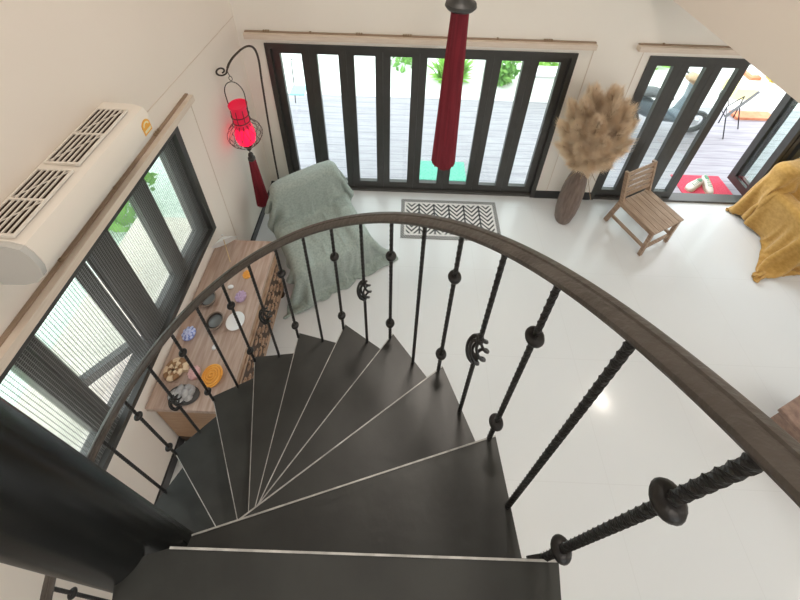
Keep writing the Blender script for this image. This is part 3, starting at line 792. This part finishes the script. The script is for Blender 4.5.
# lantern
LX, LY = -1.478, 2.77
ln = thing('lantern', 'glowing red lantern with wire cage and red tassel hanging in the corner', 'lantern', (LX, LY, 0.95))
LP = lambda k: LY
ring = [(LX-0.012+0.014*math.cos(a), LY+0.02, 2.125+0.024*math.sin(a)) for a in [2*PI*i/14 for i in range(14)]]
MB().tube(ring, 0.003, 6, closed=True).build('ring', MT['hookpole'], ln, smooth=True)
MB().tube([(-1.53, 2.835, 2.18), (-1.505, 2.81, 2.15), (LX-0.01, LY+0.02, 2.145)], 0.003, 6).build('hanging_wire', MT['hookpole'], ln)
hnd = [(LX-0.080, LY, 1.80)]+[(LX-0.085*math.cos(a), LY, 1.97+0.135*math.sin(a)) for a in [PI*i/14 for i in range(15)]]+[(LX+0.080, LY, 1.80)]
MB().tube(hnd, 0.0045, 6).build('handle', MT['hookpole'], ln, smooth=True)
MB().lathe([(0.074, 1.60), (0.068, 1.70), (0.068, 1.81), (0.072, 1.835), (0.080, 1.84), (0.083, 1.858), (0.077, 1.862), (0.070, 1.845), (0.0, 1.835)], 28, (LX, LY, 0)).build('neck', MT['red_top'], ln, smooth=True)
MB().lathe([(0.0, 1.375), (0.05, 1.38), (0.078, 1.41), (0.092, 1.47), (0.090, 1.53), (0.080, 1.58), (0.074, 1.605), (0, 1.61)], 28, (LX, LY, 0)).build('shade', MT['red_shade'], ln, smooth=True)
cg = MB()
def cage_r(z): # cage belly
    u = (z-1.355)/(1.66-1.355); return 0.028+0.128*math.sin(PI*min(max(u*0.92+0.05, 0), 1))**0.85
for s2 in (-1, 1):
    for j in range(14):
        pts = []
        for i in range(13):
            z = 1.355+0.305*i/12; a = 2*PI*j/14+s2*0.75*i/12; pts.append((LX+cage_r(z)*math.cos(a), LY+cage_r(z)*math.sin(a), z))
        cg.tube(pts, 0.0022, 4, cap=False)
cg.tube([(LX+cage_r(1.66)*math.cos(a), LY+cage_r(1.66)*math.sin(a), 1.66) for a in [2*PI*i/24 for i in range(24)]], 0.005, 6, closed=True)
cg.build('wire_cage', MT['hookpole'], ln, smooth=True)
cl = MB()
for zz in (1.67, 1.74): cl.tube([(LX+0.076*math.cos(a), LY+0.076*math.sin(a), zz) for a in [2*PI*i/24 for i in range(24)]], 0.004, 6, closed=True)
for j in range(8):
    a = 2*PI*j/8; cl.tube([(LX+0.076*math.cos(a), LY+0.076*math.sin(a), 1.67), (LX+0.074*math.cos(a), LY+0.074*math.sin(a), 1.82)], 0.003, 5)
cl.build('collar', MT['hookpole'], ln, smooth=True)
MB().lathe([(0.0, 1.36), (0.045, 1.358), (0.04, 1.345), (0.018, 1.335), (0.024, 1.315), (0.02, 1.295), (0.006, 1.285), (0.003, 1.23), (0.0, 1.23)], 18, (LX, LY, 0)).build('finial', MT['hookpole'], ln, smooth=True)
MB().lathe([(0.0, 1.25), (0.02, 1.242), (0.026, 1.222), (0.018, 1.20), (0.034, 1.188), (0.036, 1.165), (0.024, 1.148), (0.0, 1.145)], 18, (LX, LY, 0)).build('tassel_cap', MT['tassel_cap'], ln, smooth=True)
def tassel(x, y, z0, z1, r0_, r1_, n=46):
    mb = MB()
    mb.lathe([(r0_*0.9, z1), (r0_*0.92, z1-0.03), (r1_*0.9, z0+0.03), (r1_*0.85, z0)], 24, (x, y, 0))
    rr3 = random.Random(5)
    for j in range(n):
        a = 2*PI*j/n; e = rr3.uniform(-0.012, 0.008)
        mb.tube([(x+r0_*math.cos(a), y+r0_*math.sin(a), z1), (x+(r0_*0.5+r1_*0.5)*1.02*math.cos(a), y+(r0_*.5+r1_*.5)*1.02*math.sin(a), (z0+z1)/2), (x+r1_*math.cos(a+0.05), y+r1_*math.sin(a+0.05), z0+e)], r1_*0.085, 4)
    return mb
tassel(LX, LY, 0.50, 1.15, 0.028, 0.062).build('tassel', MT['tassel'], ln, smooth=True)
# big hanging tassel over the room
BX, BY = 0.285, 2.0
bt = thing('hanging_tassel', 'long dark red tassel hanging from above in mid-room', 'tassel', (BX, BY, 2.0))
tassel(BX, BY, 2.06, 3.235, 0.042, 0.076, 60).build('fringe', MT['tassel'], bt, smooth=True)
MB().lathe([(0.0, 3.22), (0.05, 3.225), (0.075, 3.235), (0.086, 3.25), (0.082, 3.268), (0.05, 3.285), (0.03, 3.33), (0.045, 3.36), (0.02, 3.40), (0.0, 3.40)], 28, (BX, BY, 0)).build('cap', MT['tassel_cap'], bt, smooth=True)
MB().tube([(BX, BY, 3.39), (BX, BY, CEIL)], 0.006, 6).build('cord', MT['tassel'], bt)

# ---------------------------------------------------------------- draped furniture (small cloth solver)
def cloth(name, m, P0, nu, nv, colliders, steps, mat_, label, cat, thick=0.008, seed=0, pins=None, bend=0.0, wobble=0.02, fric=0.005, rest=None):
    """P0: (nu,nv,3) start positions; colliders: list of (Matrix local->world, half sizes, round radius)"""
    rng = np.random.default_rng(seed)
    P = P0.copy(); rest = P0.copy() if rest is None else rest; P[..., 2] += rng.normal(0, 1, P.shape[:2])*wobble*0.1; V = np.zeros_like(P)
    def rl(a, b): return np.linalg.norm(rest[a]-rest[b], axis=-1)
    sl = []
    def add(si, sj, stiff):
        # vectorised constraint between P[i,j] and P[i+si,j+sj], coloured by parity
        for par in (0, 1):
            if abs(si) >= abs(sj): I = np.arange(0, nu-abs(si)); I = I[(I//max(1, abs(si))) % 2 == par]; J = np.arange(max(0, -sj), nv-max(0, sj))
            else: I = np.arange(0, nu-abs(si)); J = np.arange(max(0, -sj), nv-max(0, sj)); J = J[(J//max(1, abs(sj))) % 2 == par]
            if len(I) == 0 or len(J) == 0: continue
            a = np.ix_(I, J); b = np.ix_(I+si, J+sj)
            sl.append((a, b, rl(a, b)[..., None], stiff))
    add(1, 0, 1.0); add(0, 1, 1.0); add(1, 1, 0.5); add(1, -1, 0.5); add(2, 0, bend); add(0, 2, bend)
    inv = [(np.array(Mx.inverted())[:3, :3], np.array(Mx.inverted())[:3, 3], np.array(Mx)[:3, :3], np.array(h), r) for Mx, h, r in colliders]
    dt = 0.02
    for s in range(steps):
        V[..., 2] -= 9.8*dt; V *= 0.97
        Q = P+V*dt
        hit = np.zeros(P.shape[:2], bool)
        for it in range(14):
            for a, b, L, k in sl:
                d = Q[b]-Q[a]; l = np.linalg.norm(d, axis=-1, keepdims=True)+1e-9
                c = 0.5*k*(l-L)/l*d; Q[a] += c; Q[b] -= c
            if it % 3 == 2 or it == 13:
                for Ri, ti, Rw, h, r in inv:
                    q = Q@Ri.T+ti; d = np.abs(q)-h; o = np.maximum(d, 0); ol = np.linalg.norm(o, axis=-1)
                    outside = (ol > 0) & (ol < r)
                    if outside.any():
                        n_ = o[outside]/ol[outside][:, None]*np.sign(q[outside]); q[outside] += n_*(r-ol[outside])[:, None]
                    ins = ol <= 0
                    if ins.any():
                        dd = d[ins]; ax_ = dd.argmax(-1); rows = np.arange(len(ax_)); qi = q[ins]; sg = np.sign(qi[rows, ax_]); sg[sg == 0] = 1
                        qi[rows, ax_] = sg*(h[ax_]+r); q[ins] = qi
                    mm = outside | ins
                    if mm.any():
                        new = (q[mm]-ti)@Rw.T; nn = new-Q[mm]; nn /= np.linalg.norm(nn, axis=-1, keepdims=True)+1e-9
                        dsp = new-P[mm]; tg = dsp-(dsp*nn).sum(-1, keepdims=True)*nn
                        tl = np.linalg.norm(tg, axis=-1, keepdims=True)+1e-9
                        Q[mm] = new-tg*np.minimum(1, fric/tl); hit |= mm
                fl = Q[..., 2] < thick
                if fl.any():
                    Q[..., 2] = np.maximum(Q[..., 2], thick); hit |= fl
                    tg = (Q-P)[fl]; tg[:, 2] = 0; tl = np.linalg.norm(tg, axis=-1, keepdims=True)+1e-9
                    Q[fl] -= tg*np.minimum(1, fric/tl)
        V = (Q-P)/dt
        V[hit] *= 0.35
        P = Q
    mb = MB(); mb.v = [tuple(p) for p in P.reshape(-1, 3)]
    for i in range(nu-1):
        for j in range(nv-1): mb.f.append([i*nv+j, (i+1)*nv+j, (i+1)*nv+j+1, i*nv+j+1]); mb.mi.append(0)
    c = P.reshape(-1, 3).mean(0); loc = (float(c[0]), float(c[1]), 0.0)
    o = solo(name, mb, mat_, label, cat, loc=loc, smooth=True, angle=80)
    o.modifiers.new('sub', 'SUBSURF').levels = 1; o.modifiers['sub'].render_levels = 1
    sm = o.modifiers.new('thickness', 'SOLIDIFY'); sm.thickness = thick*0.7; sm.offset = -1
    return o
def obox(c, half, ang, tilt=0.0): return (Matrix.Translation(c) @ rotz(ang) @ Matrix.Rotation(tilt, 4, 'X'), half)

# green armchair. local frame: x = width, -y = forward
def armchair(label, c, a, w, front, back, seat_z, arm_z, top_z, tilt):
    t = thing('armchair', label, 'armchair', c, a); T = Matrix.Translation(c) @ rotz(a)
    MB().box((-w+0.05, front, 0.16), (w-0.05, back-0.06, seat_z)).build('seat', MT['uphol'], t, local=True, bevel=0.02)
    bh = (top_z-0.2)/2; BM = Matrix.Translation((0, back, 0.2+bh)) @ Matrix.Rotation(tilt, 4, 'X')
    MB().box((-w+0.05, -0.05, -bh), (w-0.05, 0.05, bh), BM).build('backrest', MT['uphol'], t, local=True, bevel=0.025)
    for sx2 in (-1, 1):
        MB().box((sx2*w-0.045*(1+sx2)+0.0, front+0.02, 0.16), (sx2*w+0.045*(1-sx2), back, arm_z)).build('arm', MT['uphol'], t, local=True, bevel=0.02)
        for yy in (front+0.05, back-0.06): MB().box((sx2*(w-0.06)-0.02, yy-0.02, 0), (sx2*(w-0.06)+0.02, yy+0.02, 0.16)).build('leg', MT['carve_dark'], t, local=True)
    r = 0.055; cols = [(T @ Matrix.Translation((0, (front+back)/2, (seat_z+0.1)/2)), (w-0.02, (back-front)/2-0.01, (seat_z-0.1)/2-0.01), r),
        (T @ BM, (w-0.05, 0.045, bh-0.005), r)]
    for sx2 in (-1, 1): cols.append((T @ Matrix.Translation((sx2*(w-0.045), (front+back)/2+0.01, (arm_z+0.1)/2)), (0.04, (back-front)/2-0.01, (arm_z-0.1)/2-0.005), r))
    return T, cols
def drape_start(T, U, line, n, zoff=0.05):
    """rows follow the chair's side profile `line` (y, z); columns lie flat across the width"""
    L = [0]
    for a, b in zip(line[:-1], line[1:]): L.append(L[-1]+math.hypot(b[0]-a[0], b[1]-a[1]))
    P = np.zeros((len(U), n, 3)); RST = np.zeros((len(U), n, 3))
    for j in range(n):
        d = L[-1]*j/(n-1); k = max(i for i in range(len(L)-1) if L[i] <= d+1e-9); f = (d-L[k])/(L[k+1]-L[k])
        y = line[k][0]+(line[k+1][0]-line[k][0])*f; z = line[k][1]+(line[k+1][1]-line[k][1])*f+zoff
        for i, u in enumerate(U):
            p = T @ Vector((u, y, z)); P[i, j] = (p.x, p.y, p.z); RST[i, j] = (u, d, 0)
    return P, RST
GC = Vector((-0.83, 2.56, 0)); GA = math.radians(33)
T, cols = armchair('grey upholstered armchair hidden under the sage green throw', GC, GA, 0.35, -0.36, 0.30, 0.38, 0.42, 0.84, -0.16)
cols.append((Matrix.Translation((0, YB+0.2, 1.0)), (3.0, 0.2, 1.5), 0.02))
cols.append((Matrix.Translation((XL-0.2, 0, 1.0)), (0.2, 6.0, 1.5), 0.02))
Ug = np.linspace(-0.52, 0.56, 48)
P0, RS = drape_start(T, Ug, [(0.47, 0.40), (0.42, 0.95), (0.33, 0.95), (0.22, 0.50), (-0.42, 0.50), (-0.50, 0.16)], 70)
gr = np.linspace(0, 1, 70)[None, :]
RS[..., 0] *= 1.07+0.24*gr**3; RS[..., 1] *= 1.13
cloth('throw_blanket', None, P0, 48, 70, cols, 80, MT['throw_green'], 'sage green throw draped over the armchair in the corner', 'blanket', thick=0.008, bend=0.04, rest=RS, wobble=0.06)

# ochre throw over a second armchair at the right edge
YC = Vector((4.66, 2.97, 0)); YA = math.radians(6)
T, cols = armchair('armchair hidden under the ochre yellow throw beside the doorway', YC, YA, 0.46, -0.34, 0.26, 0.42, 0.56, 0.84, -0.05)
cols.append((Matrix.Translation((4.5, YB+0.2, 1.0)), (3.0, 0.2, 1.5), 0.02))
Uy = np.linspace(-0.95, 0.85, 70)
P0, RS = drape_start(T, Uy, [(0.40, 0.52), (0.35, 0.93), (0.22, 0.93), (0.12, 0.62), (-0.40, 0.62), (-0.46, 0.06)], 66)
RS[..., 0] *= 1.09; RS[..., 1] *= 1.06
cloth('throw_blanket', None, P0, 70, 66, cols, 75, MT['throw_yellow'], 'ochre yellow throw draped over furniture at the right edge', 'blanket', thick=0.008, seed=2, bend=0.03, rest=RS, wobble=0.06)

# low brown table at the right edge
QZ = 0.42
t = thing('side_table', 'low mottled brown table just showing past the handrail at the right edge', 'side table', (3.239, 1.03, 0), 0.0)
MB().box((-0.26, -0.26, QZ-0.05), (0.26, 0.26, QZ), rotz(math.radians(22))).build('tabletop', MT['coffee'], t, local=True, bevel=0.008)
MB().box((-0.245, -0.245, 0.12), (0.245, 0.245, QZ-0.05), rotz(math.radians(22))).build('apron', MT['coffee'], t, local=True)
for sx2 in (-1, 1):
    for sy2 in (-1, 1):
        MB().box((sx2*0.21-0.025, sy2*0.21-0.025, 0), (sx2*0.21+0.025, sy2*0.21+0.025, 0.12), rotz(math.radians(22))).build('leg', MT['coffee'], t, local=True)
solo('dish', MB().lathe([(0.03, 0), (0.055, 0.02), (0.06, 0.03), (0.04, 0.018), (0, 0.014)], 24, (3.17, 1.16, QZ)), MT['shell_a'], 'cream dish on the low brown table at the right edge', 'dish', loc=(3.17, 1.16, QZ), smooth=True)

# ---------------------------------------------------------------- outside
struct('ground_deck', MB().box((-3.0, YB+WT, -0.14), (9.0, 5.35, -0.05)).box((D1[0], YB+0.12, -0.14), (D1[1], YB+WT, -0.05)).box((D2[0], YB+0.12, -0.14), (D2[1], YB+WT, -0.05)), MT['deck'])
struct('ground_paving', MB().box((-8, 5.35, -0.20), (14, 16, -0.06)), MT['pave'])
struct('ground_gravel', MB().box((-9, -8, -0.25), (XL-WT, 5.35, -0.12)), MT['gravel'])
struct('ground_yard', MB().box((XL-WT, -14, -0.3), (14, YF-WT, -0.14)).box((XR+WT, YF-WT, -0.3), (14, 3.5, -0.14)), MT['pave'])
solo('doormat', MB().box((3.64, 3.515, -0.05), (4.29, 3.86, -0.035)), MT['red_mat'], 'red doormat outside the open doorway, under the shoes', 'doormat', loc=(3.96, 3.7, -0.05), bevel=0.004)
solo('doormat', MB().box((0.15, 3.62, -0.05), (0.85, 3.95, -0.04)), MT['teal_mat'], 'green doormat outside behind the glass of the wide folding doors', 'doormat', loc=(0.5, 3.8, -0.05))
def shoe(loc, rz, label):
    t = thing('shoe', label, 'shoe', loc, rz, group=None)
    L = 0.27
    # loft: cross-sections from toe to heel
    secs = [(-0.135, 0.018, 0.020), (-0.12, 0.036, 0.040), (-0.08, 0.047, 0.055), (-0.03, 0.045, 0.075), (0.03, 0.038, 0.085), (0.09, 0.038, 0.088), (0.125, 0.030, 0.082), (0.135, 0.014, 0.060)]
    vs = []; fs = []; n = 14
    for (y, w2, h) in secs:
        for k in range(n):
            a = 2*PI*k/n; vs.append((w2*math.cos(a), y, 0.02+max(-0.02, 0)+h*0.5+h*0.5*math.sin(a)))
    for i in range(len(secs)-1):
        for k in range(n): fs.append((i*n+k, (i+1)*n+k, (i+1)*n+(k+1) % n, i*n+(k+1) % n))
    fs.append(tuple(range(n))); fs.append(tuple((len(secs)-1)*n+k for k in range(n))[::-1])
    MB().add(vs, fs).build('upper', MT['shoe'], t, local=True, smooth=True)
    poly = [(w2*1.04, y) for y, w2, h in secs]+[(-w2*1.04, y) for y, w2, h in secs[::-1]]
    MB().prism([(x, y) for x, y in poly], 0.0, 0.026).build('sole', MT['shoe_sole'], t, local=True)
    MB().ball((0, 0.075, 0.098), (0.027, 0.05, 0.012), 12, 6).build('opening', MT['shoe_in'], t, local=True, smooth=True)
    lc = MB()
    for i in range(4): lc.bar((-0.024, -0.055+i*0.024, 0.086+i*0.006), (0.024, -0.055+i*0.024, 0.086+i*0.006), 0.006, 0.006)
    lc.build('laces', MT['shoe_in'], t, local=True)
shoe((3.83, 3.655, -0.035), math.radians(-62), 'white trainer on the red doormat, left of the pair')
shoe((4.0, 3.66, -0.035), math.radians(-12), 'white trainer on the red doormat, right of the pair')

# wire lounge chair on the deck
wc = thing('lounge_chair', 'black wire lounge chair with tilted grey sling on the deck', 'lounge chair', (5.0, 4.9, -0.05))
for (a, b) in (((4.82, 4.61, -0.05), (4.70, 4.64, 0.34)), ((5.20, 4.85, -0.05), (5.02, 4.86, 0.40)), ((4.98, 4.98, -0.05), (4.92, 4.94, 0.32)), ((5.30, 5.12, -0.05), (5.25, 5.10, 0.40))):
    MB().tube([a, b], 0.008, 8).build('leg', MT['wire'], wc)
sg = MB().tube([(4.70, 4.64, 0.34), (5.02, 4.86, 0.40), (5.25, 5.10, 0.40), (4.92, 4.94, 0.32)], 0.008, 8, closed=True)
sg.tube(smooth_path([(4.70, 4.64, 0.34), (4.62, 4.80, 0.50), (4.74, 4.98, 0.58), (4.92, 5.05, 0.48), (4.95, 4.96, 0.32)]), 0.006, 6)
sg.build('frame', MT['wire'], wc)
L1, L2, vw = Vector((4.743, 4.70, 0.306)), Vector((5.423, 5.10, 0.493)), Vector((0.634, 0.610, -0.475))
nv_ = (L2-L1).cross(vw).normalized()*0.018
A_, B_, C_, D_ = L1-vw*0.12, L2-vw*0.20, L2+vw*0.20, L1+vw*0.12
MB().add([A_+nv_, B_+nv_, C_+nv_, D_+nv_, A_-nv_, B_-nv_, C_-nv_, D_-nv_], [(0, 1, 2, 3), (7, 6, 5, 4), (0, 4, 5, 1), (1, 5, 6, 2), (2, 6, 7, 3), (3, 7, 4, 0)]).build('sling', MT['sling'], wc)
# garden walls
solo('garden_kerb', MB().box((5.30, 5.07, -0.06), (5.92, 5.24, 0.0)), MT['brick'], 'low orange brick kerb at the far edge of the deck', 'kerb', loc=(5.6, 5.15, -0.06))
solo('garden_kerb', MB().box((6.30, 6.22, -0.07), (6.80, 6.30, 0.0)).box((6.30, 6.30, -0.07), (6.38, 6.60, 0.0)), MT['brick'], 'thin L-shaped red kerb farthest from the open doorway', 'kerb', loc=(6.5, 6.3, -0.07))
solo('garden_block', MB().box((5.62, 5.62, -0.06), (5.95, 5.95, 0.16)), MT['yellow_wall'], 'yellow painted block seen through the open doorway', 'block', loc=(5.8, 5.8, -0.06), bevel=0.01)
t = thing('garden_planter', 'white planter with yellow flowers beyond the deck', 'planter', (7.0, 6.1, -0.06))
MB().box((6.50, 5.85, -0.06), (7.4, 6.4, 0.04)).build('body', MT['white_wall'], t, bevel=0.01)
solo('boundary_wall', MB().box((-8, 9.0, -0.06), (14, 9.2, 1.6)), MT['white_wall'], 'long white boundary wall behind the garden', 'wall', loc=(0, 9.0, -0.06))

def bush(name, label, c, r, n, m, cat='shrub', size=0.10, seed=0, long=False, trunk=True):
    rr4 = random.Random(seed); t = thing(name, label, cat, (c[0], c[1], -0.06))
    mb = MB()
    for i in range(n):
        d = Vector((rr4.gauss(0, 1), rr4.gauss(0, 1), rr4.gauss(0, 1))).normalized()*(rr4.random()**0.4)
        p = Vector((c[0]+d.x*r[0], c[1]+d.y*r[1], c[2]+d.z*r[2]))
        if long:
            b0 = Vector((c[0]+rr4.uniform(-.12, .12)*r[0]*2, c[1]+rr4.uniform(-.12, .12)*r[1]*2, 0)); b0.z = c[2]-r[2]
            mid = b0.lerp(p, 0.6)+Vector((0, 0, 0.22*r[2])); sd = Vector((-d.y, d.x, 0)); sd = (sd.normalized() if sd.length > 1e-3 else Vector((1, 0, 0)))*size*0.22
            mb.add([b0-sd*0.4, b0+sd*0.4, mid+sd, mid-sd, p], [(0, 1, 2, 3), (3, 2, 4)])
        else:
            x = Vector((rr4.gauss(0, 1), rr4.gauss(0, 1), rr4.gauss(0, 1))).normalized(); y = x.orthogonal().normalized()
            s2 = size*rr4.uniform(0.6, 1.2)
            mb.add([p-x*s2, p+y*s2*0.4, p+x*s2, p-y*s2*0.4], [(0, 1, 2, 3)])
    mb.build('foliage', m, t)
    if trunk and not long:
        MB().tube([(c[0], c[1], -0.06), (c[0]+0.03, c[1], c[2])], [0.05, 0.03], 8).build('trunk', MT['trunk'], t, smooth=True)
    return t
bush('garden_shrub', 'leafy green shrub behind the wide doors, left of the hanging tassel', (-0.05, 6.5, 0.0), (0.45, 0.4, 0.4), 160, MT['leaf'], seed=1)
bush('spiky_plant', 'long-leaved green plant behind the hanging tassel', (0.80, 5.9, 0.22), (0.50, 0.3, 0.46), 260, MT['leaf_b'], cat='plant', size=0.16, seed=2, long=True)
bush('garden_shrub', 'grey-green shrub around a trunk right of the hanging tassel', (1.72, 5.95, 0.18), (0.24, 0.25, 0.38), 240, MT['leaf'], seed=3)
bush('garden_shrub', 'bright green shrub behind the right end of the wide doors', (2.62, 6.35, 0.25), (0.34, 0.3, 0.42), 330, MT['leaf_b'], seed=4)
bush('garden_shrub', 'bright green hedge shrub behind the right doorway glass', (4.55, 6.75, 0.25), (0.75, 0.4, 0.55), 600, MT['leaf_b'], seed=5)
bush('flowering_shrub', 'yellow flowering shrub in the white planter', (6.72, 6.08, 0.13), (0.24, 0.2, 0.11), 220, MT['flower'], seed=6, trunk=False)
bush('spiky_plant', 'bright green long-leaved plant outside the near end of the screened window', (-2.75, 0.45, 0.30), (0.55, 0.6, 0.5), 60, MT['leaf_b'], cat='plant', size=0.30, seed=7, long=True)
bush('spiky_plant', 'single arching green plant outside the open window leaf', (-2.6, 1.25, 0.25), (0.35, 0.4, 0.35), 16, MT['leaf_b'], cat='plant', size=0.28, seed=8, long=True)
bush('garden_shrub', 'green shrub on the gravel beyond the far window panes', (-3.3, 2.9, 0.4), (0.5, 0.5, 0.5), 320, MT['leaf'], seed=9)

# small wire table with teal seat pad at the left of the deck
t = thing('garden_chair', 'thin wire garden chair with a teal pad behind the folding doors', 'garden chair', (-1.55, 4.9, -0.05))
for (dx, dy) in ((-.18, -.18), (.18, -.18), (-.18, .18), (.18, .18)): MB().tube([(-1.55+dx*1.2, 4.9+dy*1.2, -0.05), (-1.55+dx, 4.9+dy, 0.38)], 0.008, 6).build('leg', MT['wire'], t)
MB().tube([(-1.73, 5.08, 0.38), (-1.74, 5.14, 0.78), (-1.36, 5.14, 0.78), (-1.37, 5.08, 0.38)], 0.008, 6).build('backrest', MT['wire'], t)
MB().box((-1.72, 4.76, 0.38), (-1.50, 4.98, 0.41)).build('seat', MT['teal'], t, bevel=0.01)
# white bench with orange legs
t = thing('garden_bench', 'white bench with orange legs behind the right end of the wide doors', 'bench', (2.3, 5.3, -0.05))
MB().box((2.0, 5.45, 0.36), (2.75, 5.75, 0.41)).build('seat', MT['bench'], t)
for xx in (2.08, 2.67):
    MB().tube([(xx-0.12, 5.5, -0.06), (xx, 5.58, 0.36), (xx+0.10, 5.68, -0.06)], 0.016, 8).build('leg', MT['orange_leg'], t)
# scooter parked on the deck behind the right doors
sc = thing('scooter', 'parked grey-blue scooter with tan front cowl behind the door glass', 'scooter', (3.85, 4.75, -0.05))
def SP(x, y, z): return (3.85+x, 4.75+y, z-0.05)
for xx in (-0.52, 0.52):
    w_ = MB()
    pts = [SP(xx+0.17*math.cos(a), 0, 0.21+0.17*math.sin(a)) for a in [2*PI*i/24 for i in range(24)]]
    w_.tube(pts, 0.04, 8, closed=True); o = w_.build('wheel', MT['bike_seat'], sc, smooth=True)
    MB().bar(SP(xx, -0.03, 0.21), SP(xx, 0.03, 0.21), 0.10, 0.10).build('hub', MT['chrome'], o)
def loft(secs, n=14):
    vs = []; fs = []
    for (x, y, z, a_, b_) in secs:
        for k in range(n):
            an = 2*PI*k/n; vs.append(SP(x, y+a_*math.cos(an), z+b_*math.sin(an)))
    for i in range(len(secs)-1):
        for k in range(n): fs.append((i*n+k, i*n+(k+1) % n, (i+1)*n+(k+1) % n, (i+1)*n+k))
    fs.append(tuple(range(n))); fs.append(tuple((len(secs)-1)*n+k for k in range(n)))
    return MB().add(vs, fs)
loft([(-0.72, 0, 0.62, 0.03, 0.03), (-0.55, 0, 0.56, 0.13, 0.12), (-0.30, 0, 0.48, 0.16, 0.17), (-0.05, 0, 0.36, 0.15, 0.12), (0.15, 0, 0.30, 0.14, 0.05), (0.30, 0, 0.36, 0.12, 0.08)]).build('body', MT['bike'], sc, smooth=True)
loft([(-0.60, 0, 0.73, 0.06, 0.03), (-0.45, 0, 0.745, 0.12, 0.05), (-0.20, 0, 0.73, 0.13, 0.05), (0.0, 0, 0.67, 0.09, 0.04)]).build('seat', MT['bike_seat'], sc, smooth=True)
loft([(0.24, 0, 0.34, 0.16, 0.06), (0.33, 0, 0.55, 0.19, 0.16), (0.27, 0, 0.80, 0.13, 0.10), (0.22, 0, 0.92, 0.08, 0.05)]).build('leg_shield', MT['bike'], sc, smooth=True)
loft([(0.40, 0, 0.92, 0.04, 0.03), (0.32, 0, 0.95, 0.11, 0.085), (0.20, 0, 0.99, 0.12, 0.09), (0.10, 0, 1.0, 0.05, 0.03)]).build('front_cowl', MT['bike_tan'], sc, smooth=True)
MB().tube([SP(0.12, -0.33, 1.0), SP(0.2, -0.18, 0.99), SP(0.22, 0, 0.98), SP(0.2, 0.18, 0.99), SP(0.12, 0.33, 1.0)], 0.015, 8).build('handlebar', MT['wire'], sc, smooth=True)
MB().tube([SP(0.30, 0, 0.60), SP(0.52, 0, 0.21)], 0.03, 8).build('fork', MT['chrome'], sc, smooth=True)
